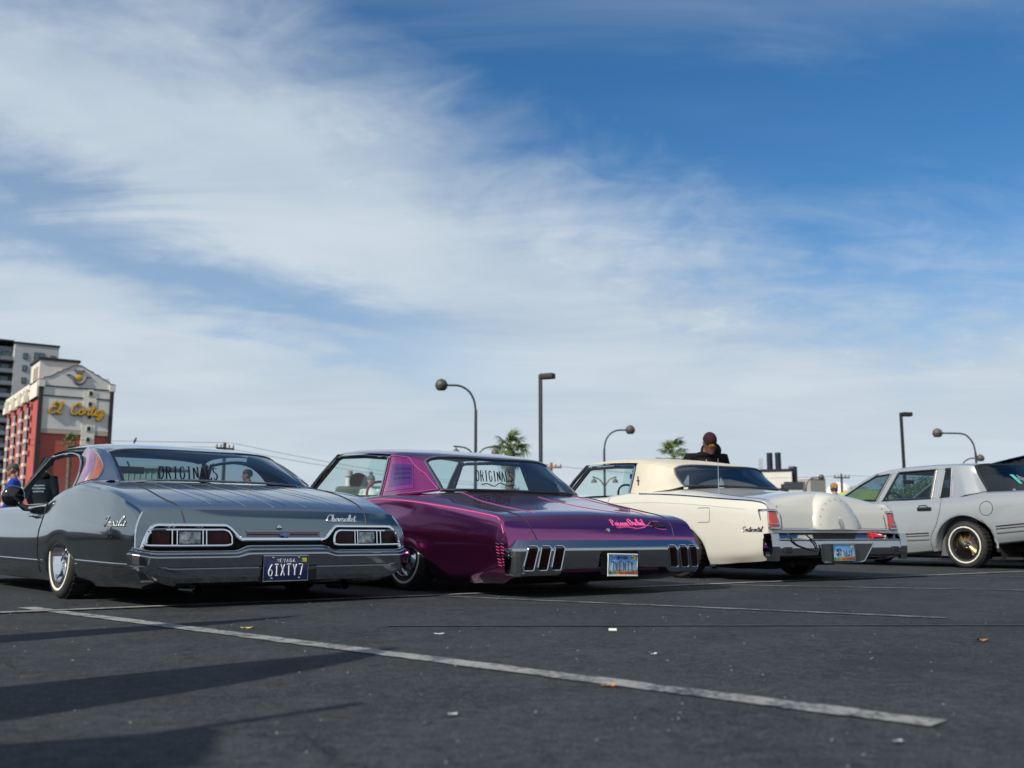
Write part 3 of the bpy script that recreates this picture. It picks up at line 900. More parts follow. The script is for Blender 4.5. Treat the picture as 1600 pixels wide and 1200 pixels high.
obj('bird_body', MB().lathe([(.001, -.16), (.04, -.12), (.075, -.03), (.07, .06), (.045, .11), (.05, .15), (.035, .20), (.001, .22)], n=10).xf(lambda p: Matrix.Rotation(.35, 3, 'Y') @ p), black_matte, bird)
obj('beak', MB().tube([(.10, 0, .18), (.15, 0, .165)], [.014, .002], 5), black_matte, bird)
obj('tail', MB().tube([(-.04, 0, -.12), (-.10, 0, -.26)], [.03, .015], 5), black_matte, bird)

# ------------------------------------------------------------------ palms and trees
frond_m = mat('palm_frond', (.10, .15, .035), .55, var=.45, vscale=1.5)
frond_dry = mat('palm_frond_dry', (.16, .12, .055), .7, var=.3, vscale=2)
bark = mat('palm_bark', (.17, .13, .10), .9, var=.3, vscale=6, bump=.6, bscale=14)
def frond_mesh(seed, size):
    rng = random.Random(seed)
    mb = MB()
    ln = size * rng.uniform(.42, .62)
    mb.tube([(0, 0, 0), (ln * .5, 0, .03 * size), (ln, 0, .02 * size)], [.025 * size, .018 * size, .014 * size], 4)
    n = 17
    for k in range(n):
        a = R(-80 + 160 * k / (n - 1)) + rng.uniform(-.04, .04)
        L_ = size * (.62 - .22 * abs(a) / 1.4) * rng.uniform(.85, 1.1)
        dx, dy = math.cos(a), math.sin(a)
        wv = .030 * size
        nx, ny = -dy * wv, dx * wv
        b0 = (ln, 0, .02 * size)
        droop = -.20 * size * rng.uniform(.3, 1.8)
        mid = (ln + dx * L_ * .55, dy * L_ * .55, .02 * size + rng.uniform(-.02, .05) * size)
        tip = (ln + dx * L_, dy * L_, droop)
        mb.add([b0, (mid[0] + nx, mid[1] + ny, mid[2]), tip, (mid[0] - nx, mid[1] - ny, mid[2]), (mid[0], mid[1], mid[2] - .015 * size)], [(0, 1, 4), (1, 2, 4), (0, 4, 3), (4, 2, 3)])
    return mb
def palm(loc, h, size, nf, label, seed):
    t = thing('fan_palm', label, 'palm tree', loc, 0, 'fan palms')
    rng = random.Random(seed)
    rows = [(0, 0, 0)] + [(rng.uniform(-.03, .03), rng.uniform(-.03, .03), h * k / 8) for k in range(1, 9)]
    mb = MB().tube(rows, [.30] + [.22 + .02 * (k % 2) for k in range(8)], 10)
    for k in range(26):
        z = h * (.3 + .7 * k / 26); a = rng.uniform(0, 6.28)
        mb.box((.21 * math.cos(a), .21 * math.sin(a), z), (.10, .12, .16), rz=a, ry=.4)
    obj('trunk', mb, bark, t)
    base = [obj('frond', frond_mesh(seed * 10 + k, size), frond_dry if k == 4 else frond_m, t) for k in range(5)]
    for k in range(nf):
        o = base[k] if k < 5 else base[4 if k % 6 == 4 else rng.randrange(4)].copy()
        if k >= 5:
            COL.objects.link(o); o.parent = t
        up = rng.uniform(-.25, 1.3) if k % 6 != 4 else -1.0
        o.rotation_euler = (0, -up, k * 2.39996 + rng.uniform(-.2, .2))
        o.location = (0, 0, h + .05 + .15 * up)
        s_ = rng.uniform(.82, 1.12); o.scale = (s_, s_, s_)
        o.rotation_mode = 'XYZ'
    return t
palm((-.1, 52, 0), 4.85, 1.02, 30, 'fan palm with a stout pale trunk behind the purple car', 3)
palm((8.92, 55, 0), 4.62, 1.0, 34, 'fan palm crown showing just above the roof of the cream car', 5)
palm((-48.9, 110, 0), 10.4, 1.2, 20, 'small distant fan palm in front of the red hotel', 8)

leaf_g = mat('tree_leaf', (.060, .105, .030), .55, var=.5, vscale=.8)
leaf_p = mat('pale_tree_leaf', (.10, .14, .045), .55, var=.4, vscale=.8)
def bush_tree(loc, h, rad, label, seed, m):
    t = thing('broadleaf_tree', label, 'tree', loc, 0, 'trees behind the silver car')
    rng = random.Random(seed)
    mb = MB().tube([(0, 0, 0), (.05, 0, h * .35), (.0, .08, h * .6)], [.14, .10, .05], 7)
    for k in range(5):
        a = k * 1.3; mb.tube([(.03, 0, h * .35), (math.cos(a) * rad * .5, math.sin(a) * rad * .5, h * .7)], [.05, .02], 5)
    obj('trunk', mb, wood, t)
    cl = [(rng.gauss(0, rad * .45), rng.gauss(0, rad * .45), h * rng.uniform(.45, .85), rad * rng.uniform(.28, .5)) for _ in range(14)]
    mb = MB()
    for _ in range(2600):
        c = rng.choice(cl)
        v = Vector((rng.gauss(0, 1), rng.gauss(0, 1), rng.gauss(0, 1))).normalized() * c[3] * rng.random() ** .4
        p = Vector(c[:3]) + v
        if p.z > h: continue
        s_ = rng.uniform(.05, .10)
        a = Vector((rng.gauss(0, 1), rng.gauss(0, 1), rng.gauss(0, 1))).normalized() * s_
        b = a.orthogonal().normalized() * s_ * .55
        mb.add([p - a, p + b, p + a, p - b], [(0, 1, 2, 3)])
    obj('crown', mb, m, t, None)
bush_tree((17.6, 52, 0), 3.0, 1.3, 'low dark green tree seen through the front side window of the silver car', 1, leaf_g)
bush_tree((19.6, 50, 0), 3.5, 1.4, 'bright green tree seen through the front window beside its door post', 2, leaf_p)
bush_tree((21.2, 51, 0), 3.7, 1.4, 'dense green tree seen through the rear side window of the silver car', 3, leaf_g)
bush_tree((23.0, 50, 0), 3.6, 1.4, 'pale green tree at the rear edge of the silver car side window', 4, leaf_p)
cn = thing('canopy_tent', 'yellow green domed canopy seen through the windscreen of the silver car', 'canopy', (10.5, 30, 0))
dm = MB().lathe([(.01, 1.85), (.35, 1.82), (.7, 1.70), (.95, 1.50), (1.05, 1.30)], n=16)
obj('canopy', dm, mat('lime_canvas', (.34, .36, .08), .8, var=.2, vscale=2), cn)
for k in range(4):
    a = k * PI / 2 + .4
    obj('leg', MB().tube([(.95 * math.cos(a), .95 * math.sin(a), 0), (.95 * math.cos(a), .95 * math.sin(a), 1.5)], .02, 6), black_matte, cn)
bp_ = thing('bollard_post', 'pale capped standpipe seen through the side window of the purple car', 'standpipe', (-6.55, 40, 0))
obj('pipe', MB().tube([(0, 0, 0), (0, 0, 2.8)], .12, 10), stucco, bp_)
obj('cap', MB().tube([(0, 0, 2.8), (0, 0, 3.02)], .17, 10), grey_l, bp_)
mc = thing('compressor_trailer', 'dark machine on a trailer seen through the side window of the purple car', 'machine', (-5.9, 39.2, 0))
obj('housing', MB().rbox((0, 0, 1.7), (1.9, 1.2, 1.3), .15), mat('machine_green', (.04, .06, .055), .5), mc)
obj('drum', MB().tube([(-.1, -.3, 2.55), (-.1, .3, 2.55)], .34, 16), black_matte, mc)
obj('drawbar', MB().tube([(-.9, 0, 1.2), (-2.6, 0, .6)], .06, 6), black_matte, mc)
for sg in (-1, 1):
    obj('wheel', MB().lathe([(.2, -.1), (.42, -.1), (.45, 0), (.42, .1), (.2, .1)], axis='y', n=18, c=(0, sg * .6, .45)), rubber, mc)
# ------------------------------------------------------------------ car builder
class CarB:
    def __init__(s, name, label, ox, oy, phi, group='show cars parked in a row'):
        a = R(phi)
        f = Vector((-math.cos(a), math.sin(a), 0))
        s.root = thing(name, label, 'car', (ox, oy, 0), math.atan2(f.y, f.x), group)
        s.f = f

    # ---- lower body as a lofted skin
    def body(s, sp):
        s.sp = sp
        cols = sp['cols']; L = sp['L']; jsh = sp['jsh']; jcab = sp['jcab']; ns = sp.get('nsub', 5)
        xs = list(np.linspace(0, L, 90)) + [0.012, 0.03, 0.05, 0.08] + list(sp['hole'])
        for xc, hw, tp in sp['arches']:
            xs += [xc + hw * math.cos(a) for a in np.linspace(0, PI, 26)] + [xc - hw - .004, xc + hw + .004]
        xs = np.array(sorted(x for x in xs if 0 <= x <= L))
        xs = xs[np.concatenate([[True], np.diff(xs) > 1e-4])]
        Y = []; Z = []; X = []
        for c in cols:
            y, z = interp(c['k'], xs)
            Y.append(y); Z.append(z)
            fade = np.clip(1 - xs / 1.1, 0, 1) ** 2
            X.append(xs + c.get('xr', 0) * fade)
        sill = Z[0].copy()
        arch = np.full_like(xs, -1.0)
        for xc, hw, tp in sp['arches']:
            q = 1 - ((xs - xc) / hw) ** 2
            arch = np.maximum(arch, np.where(q >= 0, sill + (tp - sill) * np.sqrt(np.maximum(q, 0)), -1))
        for k in range(jsh + 1):
            Z[k] = np.maximum(Z[k], arch + 0.006 * k)
        C = np.stack([np.stack(X, 1), np.stack(Y, 1), np.stack(Z, 1)], 2)   # station, col, xyz
        n, m = len(xs), len(cols)
        # subdivide the section then relax to round the corners
        tt = np.arange((m - 1) * ns + 1) / ns
        k0 = np.minimum(tt.astype(int), m - 2); fr = (tt - k0)[None, :, None]
        S = C[:, k0] * (1 - fr) + C[:, k0 + 1] * fr
        pin = np.zeros(len(tt))
        for k, c in enumerate(cols):
            pin[k * ns] = c.get('pin', 0)
        pin[0] = 1; pin[-1] = 1
        wgt = (1 - pin)[None, :, None]
        for _ in range(sp.get('relax', 5)):
            A = S.copy()
            A[:, 1:-1] = 0.5 * S[:, 1:-1] + 0.25 * (S[:, :-2] + S[:, 2:])
            S = S + (A - S) * wgt
        # flange turned in under the wheel arch and sill
        fl = S[:, :1].copy(); fl[:, 0, 1] -= 0.07; fl[:, 0, 2] += 0.004
        S = np.concatenate([fl, S], 1)
        nj = S.shape[1]; jS = jsh * ns + 1; jC = jcab * ns + 1
        s.S = S; s.xs = xs; s.jS = jS
        V = []; idx = {}
        for i in range(n):
            for j in range(nj):
                idx[i, j, 1] = len(V); V.append(tuple(S[i, j]))
                if j == nj - 1:
                    idx[i, j, -1] = idx[i, j, 1]
                else:
                    idx[i, j, -1] = len(V); V.append((S[i, j, 0], -S[i, j, 1], S[i, j, 2]))
        F = []; MI = []
        h0, h1 = sp['hole']
        for i in range(n - 1):
            xm = 0.5 * (xs[i] + xs[i + 1])
            for j in range(nj - 1):
                if j >= jC and h0 < xm < h1:
                    continue
                mi = 0 if j < jS else 1
                F.append((idx[i, j, 1], idx[i, j + 1, 1], idx[i + 1, j + 1, 1], idx[i + 1, j, 1])); MI.append(mi)
                F.append((idx[i, j, -1], idx[i + 1, j, -1], idx[i + 1, j + 1, -1], idx[i, j + 1, -1])); MI.append(mi)
        # rear and front fascia
        for i, bow, flip in ((0, sp.get('bow', 0.03), False), (n - 1, -0.06, True)):
            top = [idx[i, j, 1] for j in range(jS, nj)] + [idx[i, j, -1] for j in range(nj - 2, jS - 1, -1)]
            us = np.array([V[t][1] for t in top]); us = us / us[0]
            prev = top
            for j in range(jS - 1, 0, -1):
                row = [idx[i, j, 1]]
                x, y, z = S[i, j]
                for u in us[1:-1]:
                    row.append(len(V)); V.append((x - bow * (1 - u * u), y * u, z))
                row.append(idx[i, j, -1])
                for a in range(len(row) - 1):
                    q = (prev[a], prev[a + 1], row[a + 1], row[a])
                    F.append(q if not flip else q[::-1]); MI.append(0)
                prev = row
        mb = MB(); mb.v = V; mb.f = F; mb.m = MI
        s.bvh = BVHTree.FromPolygons([Vector(v) for v in V], F)
        s.body_ob = obj('body', mb, sp['mats'], s.root, smooth=sp.get('smooth', 35))
        return s.body_ob

    def _cast(s, o, d, off, fb):
        h = s.bvh.ray_cast(Vector(o), Vector(d))
        if h[0] is None:
            return fb
        nrm = h[1] if h[1].dot(Vector(d)) < 0 else -h[1]
        return tuple(h[0] + nrm * off)

    def side(s, x, z, sg=1, off=0.002):
        return s._cast((x, 3 * sg, z), (0, -sg, 0), off, (x, .95 * sg, z))

    def rear(s, y, z, off=0.002):
        return s._cast((-2, y, z), (1, 0, 0), off, (0, y, z))

    def rearx(s, y, z, off=0.002):
        h = s.bvh.ray_cast(Vector((-2, y, z)), Vector((1, 0, 0)))
        return (h[0].x - off if h[0] is not None else .06 - off, y, z)

    def top(s, x, y, off=0.002):
        return s._cast((x, y, 4), (0, 0, -1), off, (x, y, .8))

    def part(s, name, mb, mats, parent=None, smooth=40, **kw):
        return obj(name, mb, mats, parent or s.root, smooth, **kw)

    def side_line(s, name, pts, r, m, both=True, n=5, dens=10, parent=None, flat=1.0):
        for sg in ((1, -1) if both else (1,)):
            p = cr(pts, dens) if len(pts) > 2 else [tuple(q) for q in np.linspace(pts[0], pts[1], 24)]
            s.part(name, MB().tube([s.side(x, z, sg, r * 0.3) for x, z in p], r, n, flat=flat), m, parent)

    def rear_line(s, name, pts, r, m, n=6, closed=False, dens=8, off=None, parent=None, smooth_pts=True):
        p = cr(pts, dens, closed) if smooth_pts else pts
        return s.part(name, MB().tube([s.rear(y, z, r * .3 if off is None else off) for y, z in p], r, n, closed=closed), m, parent)

    # ---- roof and glass house
    def tum(s, z):
        zb, yb, zr, yr = s.tb
        return yb + (z - zb) / (zr - zb) * (yr - yb)

    def house(s, g):
        """g: tb, edge [(x,z)] rear->front of the drip rail, centre [(x,z)], side window outline, sail front / rear edges, base of backlight, cowl"""
        s.tb = g['tb']
        E = [(x, s.tum(z), z) for x, z in cr(g['edge'], 8)]
        Es = resample(E, 30)
        top_r = g['sail_rear'][-1]
        pinch = Es[0][1] - top_r[1]          # roof corner narrows to meet the rear pillar
        for q in Es:
            q[1] -= pinch * max(0.0, 1 - (q[0] - Es[0][0]) / .42) ** 1.6
        ck = g['centre']
        us = np.sign(np.linspace(-1, 1, 31)) * np.abs(np.linspace(-1, 1, 31)) ** 0.8
        bow0, bow1 = g.get('bow', (0.12, -0.1))
        P = []
        for i in range(30):
            t = i / 29
            xe, ye, ze = Es[i]
            bow = bow0 * (1 - t) ** 2 - (-bow1) * t ** 2 * 1.0
            row = []
            for u in us:
                x = xe - bow * (1 - u * u)
                zc = float(interp(ck, np.array([x]))[0][0])
                z = ze + (zc - ze) * (1 - abs(u) ** g.get('ru', 2.6)) ** g.get('rp', 0.6)
                row.append((x, ye * u, z))
            P.append(row)
        s.roofP = P
        # close lip under the roof edge gives the panel thickness
        lip = [[(x, y * 0.985, z - 0.012) for x, y, z in r] for r in (P[0], P[-1])]
        mb = MB().grid(P)
        mb.grid([P[0], lip[0]]); mb.grid([P[-1], lip[1]])
        s.part('roof', mb, g['roof_mat'])
        hl = [[(x, y * 0.95, z - 0.035) for x, y, z in r[1:-1]] for r in P[1:-1]]
        s.part('headliner', MB().grid(hl), g.get('lining', trim_dark))
        # sails (rear roof pillars)
        fe = [(x, s.tum(z), z) for x, z in g['sail_front']]     # bottom -> top
        re_ = g['sail_rear'][:-1] + [tuple(Es[0])]               # bottom -> top, (x,y,z)
        top_rail = [p for p in Es if g['rail'][0] - 1e-3 <= p[0] <= g['rail'][1] + 1e-3]
        tp = [re_[-1]] + [tuple(p) for p in top_rail] + [fe[-1]]
        bt = g.get('sail_base') or [re_[0], fe[0]]
        SP = coons(bt, tp, cr(re_, 5), cr(fe, 5), 16, 14)
        # round the outer face of the sail outwards
        bl = g.get('sail_bulge', 0.02)
        for i, row in enumerate(SP):
            for j, p in enumerate(row):
                u, v = i / 16, j / 14
                row[j] = (p[0], p[1] + bl * 4 * u * (1 - u) * (0.4 + 0.6 * (1 - v)), p[2])
        s.SP = SP
        for sg in (1, -1):
            s.part('roof_pillar', MB().grid([[(x, y * sg, z) for x, y, z in r] for r in SP]), g['sail_mat'])
            s.part('pillar_lining', MB().grid([[(x, y * sg * 0.95, z) for x, y, z in r] for r in SP]), g.get('lining', trim_dark))
        # rear window
        bb = [tuple(p) for p in g['back_base']]
        topb = [(x - 0.004, y, z - 0.01) for x, y, z in P[0]][::-1]
        rl = cr(re_, 6); rr = [(x, -y, z) for x, y, z in rl]
        BG = coons(cr(bb, 8), topb, rl, rr, 26, 10, bulge=g.get('back_bulge', (-0.02, 0, 0.02)))
        s.BG = BG
        rw = s.part('rear_window', MB().grid(BG), g.get('back_glass', glass))
        edge = [r[0] for r in BG] + BG[-1][1:] + [r[-1] for r in BG][::-1][1:] + BG[0][::-1][1:-1]
        s.part('rear_window_trim', MB().tube(edge, g.get('trim_r', .011), 6, closed=True), g.get('trim_mat', chrome))
        ins = [tuple(Vector(p) * 0.985 + Vector((.015, 0, .012))) for p in edge]
        s.part('rear_window_gasket', MB().tube(ins, g.get('trim_r', .011), 5, closed=True), black_matte)
        # windscreen
        cb = [tuple(p) for p in g['cowl']]
        topf = [(x + .004, y, z - 0.01) for x, y, z in P[-1]][::-1]
        WG = coons(cr(cb, 8), topf, [cb[0], topf[0]], [cb[-1], topf[-1]], 22, 8, bulge=(0.03, 0, 0.015))
        s.part('windscreen', MB().grid(WG), g.get('front_glass', glass))
        for sg in (0, -1):
            a, b = Vector(cb[sg]), Vector(topf[sg])
            pm = MB().tube([a + (a - b) * .05, a.lerp(b, .5) + Vector((.012, 0, .008)), b], [.034, .030, .028], 6, flat=.75)
            s.part('windscreen_pillar', pm, g.get('apillar', black_gloss))
            y = .02 if sg == 0 else -.02
            s.part('pillar_trim', MB().tube([a + Vector((-.02, y, 0)), b + Vector((-.03, y, 0))], .006, 5), g.get('apillar_trim', chrome))

    def side_glass(s, name, outl, sg=1, m=None, trim=None, r=.008, inset=0.004, dens=1):
        pts = outl if dens == 1 else cr(outl, dens, True)
        P3 = [(x, sg * (s.tum(z) + inset), z) for x, z in pts]
        gl = s.part(name, MB().poly(P3), m or glass, smooth=None)
        if trim:
            s.part('window_trim', MB().tube(P3, r, 6, closed=True), trim, gl)
        return gl

    # ---- inside
    def interior(s, xb, xw, zb, yw, col=None, seat_z=0.30, wheel_m=None, back_top=None):
        m = col or trim_dark
        bt = back_top or zb - 0.02
        s.part('floor', MB().box(((xb + xw) / 2, 0, .14), (xw - xb + 1.2, 2 * yw - .1, .03)), under)
        for sg in (1, -1):
            s.part('door_card', MB().box(((xb + xw) / 2, sg * (yw - .02), (zb - .03 + .16) / 2), (xw - xb, .03, zb - .03 - .16)), m)
        xf = xw - 1.55
        mb = MB().rbox((xf + .2, 0, seat_z + .03), (.55, 2 * yw - .2, .18), .06)
        mb.rbox((xf - .1, 0, (seat_z + bt) / 2 + .02), (.16, 2 * yw - .2, bt - seat_z + .06), .06, ry=-.18)
        s.part('front_seat', mb, m)
        mb = MB().rbox((xb + .55, 0, seat_z + .03), (.5, 2 * yw - .3, .18), .06)
        mb.rbox((xb + .26, 0, (seat_z + bt) / 2 - .02), (.16, 2 * yw - .3, bt - seat_z), .06, ry=-.25)
        s.part('rear_seat', mb, m)
        s.part('dashboard', MB().rbox((xw - .35, 0, zb - .10), (.40, 2 * yw - .12, .2), .05), m)
        a = R(62)
        c = Vector((xw - .78, .38, zb - .02))
        ring = [c + Vector((math.sin(t) * .19 * math.cos(a), math.cos(t) * .19, math.sin(t) * .19 * math.sin(a))) for t in np.linspace(0, 2 * PI, 25)[:-1]]
        mb = MB().tube(ring, .013, 6, closed=True)
        for t in (0.1, PI - .1, -PI / 2):
            mb.tube([c, c + Vector((math.sin(t) * .18 * math.cos(a), math.cos(t) * .18, math.sin(t) * .18 * math.sin(a)))], .010, 5)
        mb.tube([c, c + Vector((.35, 0, -.18))], .025, 6)
        s.part('steering_wheel', mb, wheel_m or black_gloss)

    def mirror_inside(s, x, z):
        mb = MB().rbox((x, 0, z), (.03, .24, .065), .02)
        mb.tube([(x + .02, 0, z + .02), (x + .10, 0, z + .08)], .008, 5)
        s.part('interior_mirror', mb, black_gloss)

    # ---- chrome bumper swept round the corners
    def bumper(s, name, path, rows, m, ztop=None, parent=None, smooth=17, sym=True):
        p = list(path)
        if sym:
            p = p + [(x, -y) for x, y in path[::-1] if y > 1e-6]
        P2 = resample(cr([(x, y, 0) for x, y in p], 8), 90)
        T = np.gradient(P2, axis=0); T /= np.linalg.norm(T, axis=1)[:, None]
        N = np.stack([T[:, 1], -T[:, 0], 0 * T[:, 0]], 1)
        # outward = away from car centre (1.5,0)
        N *= np.sign(np.sum(N[:, :2] * (P2[:, :2] - np.array([1.5, 0])), 1))[:, None]
        G = []
        for i in range(len(P2)):
            row = []
            for off, z in rows:
                zz = ztop(P2[i][1], z) if ztop else z
                q = P2[i] + N[i] * off
                row.append((q[0], q[1], zz))
            G.append(row)
        mb = MB().grid(G)
        mb.poly(G[0]); mb.poly(G[-1][::-1])
        s.bump_bvh = BVHTree.FromPolygons([Vector(v) for v in mb.v], mb.f)
        return s.part(name, mb, m, parent, smooth)

    def on_bumper(s, y, z, off=.002):
        h = s.bump_bvh.ray_cast(Vector((-2, y, z)), Vector((1, 0, 0)))
        return (h[0].x - off, y, z)

    def tail_edge(s, z, sg=1, off=.002):
        """point on the edge where the side turns into the tail"""
        q = s.S[0, 1:s.jS + 1]
        return (float(np.interp(z, q[:, 2], q[:, 0])) - off * .7, sg * (float(np.interp(z, q[:, 2], q[:, 1])) + off * .7), z)

    # ---- wire wheel; tyre is the part, the rest hangs under it
    def wheel(s, x, y, side, r=0.29, rim_r=.182, style='chrome', dz=0.0, lean=0.0, steer=0.0, detail=True, z=None):
        mb = MB().lathe([(rim_r, -.075), (rim_r + .05, -.085), (r - .025, -.085), (r - .006, -.068), (r, -.04), (r, .04), (r - .006, .068), (r - .025, .085), (r - .04, .087), (rim_r + .03, .082), (rim_r - .002, .070)], axis='y', n=44)
        for k in range(36):   # tread blocks
            a = 2 * PI * k / 36
            mb.box((r * math.cos(a), 0.0, r * math.sin(a)), (.012, .11, .03), ry=-a)
        t = s.part('wheel', mb, rubber)
        t.location = (x, y, (z if z is not None else r) + dz)
        t.rotation_euler = (lean, 0, (0 if side > 0 else PI) + steer)
        ww = MB().lathe([(rim_r + .036, .0845), (rim_r + .038, .0895), (rim_r + .052, .0895), (rim_r + .054, .0862)], axis='y', n=44)
        s.part('whitewall', ww, white_rubber, t)
        m_rim = wheel_chrome if style == 'chrome' else black_gloss
        rim = MB().lathe([(rim_r + .004, .068), (rim_r + .002, .078), (rim_r - .006, .079), (rim_r - .012, .070), (rim_r - .016, .03), (rim_r - .022, .022), (rim_r - .024, -.04), (0.02, -.055)], axis='y', n=44)
        s.part('rim', rim, m_rim, t)
        hub = MB().lathe([(.062, -.03), (.058, .005), (.046, .012), (.042, .04), (.030, .048), (.026, .058), (0.001, .062)], axis='y', n=20)
        hub.box((0, .055, 0), (.11, .012, .026), ry=.6)
        s.part('hub', hub, wheel_chrome, t)
        sp = MB()
        ns_ = 50 if detail else 24
        for k in range(ns_):
            a = 2 * PI * k / ns_
            for h0, h1, sw in ((.036, .020, .20), (.0, -.02, -.20)):
                b = a + sw
                sp.tube([(.045 * math.cos(a), h0, .045 * math.sin(a)), ((rim_r - .018) * math.cos(b), h1, (rim_r - .018) * math.sin(b))], .0036 if style == 'chrome' else .0026, 3, caps=False)
        s.part('spokes', sp, wheel_chrome if style == 'chrome' else gold, t)
        return t

    def well(s, x, hw, top, yin=.45, yout=.90):
        """dark inner wheel house"""
        mb = MB()
        prof = [(x + (hw + .02) * math.cos(a), .12 + (top - .05) * math.sin(a)) for a in np.linspace(0, PI, 13)]
        for sg in (1, -1):
            mb.grid([[(px, sg * yin, pz), (px, sg * yout, pz)] for px, pz in prof])
            mb.poly([(px, sg * yin, pz) for px, pz in prof])
        s.part('wheel_well', mb, under, smooth=None)

    def ribbon(s, pts, wd, fn, mb, mi=0, n=24):
        """flat stripe laid on the skin; pts in the projecting plane, wd widths"""
        c = resample(cr(pts, 8), n)
        w_ = np.interp(np.linspace(0, 1, n), np.linspace(0, 1, len(wd)), wd) if hasattr(wd, '__len__') else np.full(n, wd)
        T = np.gradient(c, axis=0); T /= np.linalg.norm(T, axis=1)[:, None]
        N = np.stack([-T[:, 1], T[:, 0]], 1)
        mb.grid([[fn(*(c[i] + N[i] * w_[i] * k)) for k in (-.5, 0, .5)] for i in range(n)], mi)

    def sail_pt(s, u, v, sg, off):
        SP = s.SP
        fu = min(max(u, 0), 1) * 16; fv = min(max(v, 0), 1) * 14
        i, j = min(int(fu), 15), min(int(fv), 13)
        a, b = fu - i, fv - j
        p = np.array
        q = (1 - a) * (1 - b) * p(SP[i][j]) + a * (1 - b) * p(SP[i + 1][j]) + (1 - a) * b * p(SP[i][j + 1]) + a * b * p(SP[i + 1][j + 1])
        du = p(SP[i + 1][j]) - p(SP[i][j]); dv = p(SP[i][j + 1]) - p(SP[i][j])
        nn = np.cross(du, dv); nn = nn / (np.linalg.norm(nn) + 1e-9)
        if nn[1] < 0:
            nn = -nn
        q = q + nn * off
        return (q[0], q[1] * sg, q[2])

    def plate(s, y, z, x, bg, w_=.305, h=.153, tilt=0.0, frame=None):
        """licence plate facing the rear, origin at its centre"""
        p = s.part('licence_plate', MB().rbox((0, 0, 0), (.006, w_, h), .002), bg)
        p.location = (x, y, z); p.rotation_euler = (0, tilt, 0)
        if frame:
            o = [(-.004, sy * (w_ / 2), sz * (h / 2)) for sy, sz in ((1, 1), (-1, 1), (-1, -1), (1, -1))]
            s.part('plate_frame', MB().tube(o, frame[1], 6, closed=True), frame[0], p)
        return p


def door_handle(cb, x, z, m, ln=.16):
    for sg in (1, -1):
        b = Vector(cb.side(x, z, sg, 0))
        mb = MB().tube([b + Vector((-ln / 2, 0, 0)), b + Vector((-ln / 2 + .015, sg * .03, .004)), b + Vector((ln / 2 - .015, sg * .03, .004)), b + Vector((ln / 2, 0, 0))], [.008, .011, .011, .008], 6)
        cb.part('door_handle', mb, m)
# ================================================================== car A: grey fastback coupe
paintA = mat('grey_green_paint', (0.165, 0.205, 0.22), 0.11, 0.97, coat=1.0, coat_rough=0.015)
paintA_top = mat('silver_blue_flake', (0.30, 0.33, 0.38), 0.20, 0.92, coat=1.0, coat_rough=0.02, flake=.05)
stripeA = mat('pale_silver_stripe', (0.40, 0.45, 0.53), 0.3, 0.8, coat=1.0, flake=.12)
stripeA2 = mat('blue_stripe', (0.08, 0.11, 0.20), 0.3, 0.7, coat=1.0, flake=.12)
orange_flake = mat('orange_flake', (0.36, 0.105, 0.03), 0.42, 0.4, coat=1.0, var=.45, vscale=90, flake=.3)
plum_pearl = mat('plum_pearl', (0.25, 0.07, 0.19), 0.35, 0.3, coat=1.0, var=.5, vscale=5)
red_lens = mat('red_lens', (0.018, 0.001, 0.002), 0.25, 0, spec=.2, var=.7, vscale=30)
red_lens_bright = mat('bright_red_lens', (0.42, 0.018, 0.014), 0.15, 0, coat=1.0, var=.25, vscale=60)
clear_lens = mat('clear_lens', (0.22, 0.25, 0.26), 0.2, 0.5, var=.75, vscale=28)

A = CarB('fastback_coupe', 'silver grey 1960s fastback coupe, leftmost in the row, with a dark blue 6IXTY7 plate', -1.48, 6.57, 50)
k4 = [(0, .90, .585), (.05, .905, .604), (.3, .93, .672), (.5, .94, .718), (.85, .945, .765), (1.2, .947, .788), (1.5, .947, .775), (1.75, .945, .735), (2.1, .938, .672), (2.6, .94, .655), (3.4, .945, .66), (4.4, .93, .65), (5.2, .88, .60), (5.38, .84, .57)]
A.body(dict(L=5.38, jsh=4, jcab=5, hole=(1.08, 3.38), relax=3, bow=.035,
    arches=[(1.47, .345, .375), (4.47, .36, .40)],
    mats=[paintA, paintA_top],
    cols=[
        dict(k=[(0, .80, .10), (.3, .85, .11), (1, .88, .105), (5.38, .84, .11)], xr=.32),
        dict(k=[(0, .90, .165), (.4, .945, .16), (1.5, .952, .155), (4.5, .945, .16), (5.38, .86, .18)], xr=.07),
        dict(k=[(0, .95, .32), (.4, .985, .32), (1.5, .989, .31), (4.5, .978, .32), (5.38, .88, .34)], xr=.05),
        dict(k=[(0, .955, .46), (.4, .997, .47), (1.3, 1.002, .50), (2.0, .995, .475), (3.4, .99, .48), (5.38, .89, .47)], xr=.055, pin=.3),
        dict(k=k4, xr=.115, pin=.45),
        dict(k=[(0, .78, .590), (.05, .80, .612), (.3, .815, .676), (.5, .825, .722), (.9, .83, .782), (1.2, .83, .802), (1.7, .83, .757), (2.1, .83, .695), (3.4, .84, .69), (5.38, .74, .60)], xr=.105),
        dict(k=[(0, .42, .596), (.05, .42, .622), (.3, .42, .69), (.6, .44, .752), (.95, .45, .806), (1.2, .45, .82), (3.35, .45, .73), (4.2, .42, .72), (5.38, .36, .63)], xr=.10),
        dict(k=[(0, 0, .598), (.05, 0, .625), (.3, 0, .694), (.6, 0, .757), (.95, 0, .81), (1.2, 0, .825), (3.35, 0, .74), (4.2, 0, .735), (5.38, 0, .64)], xr=.10),
    ]))
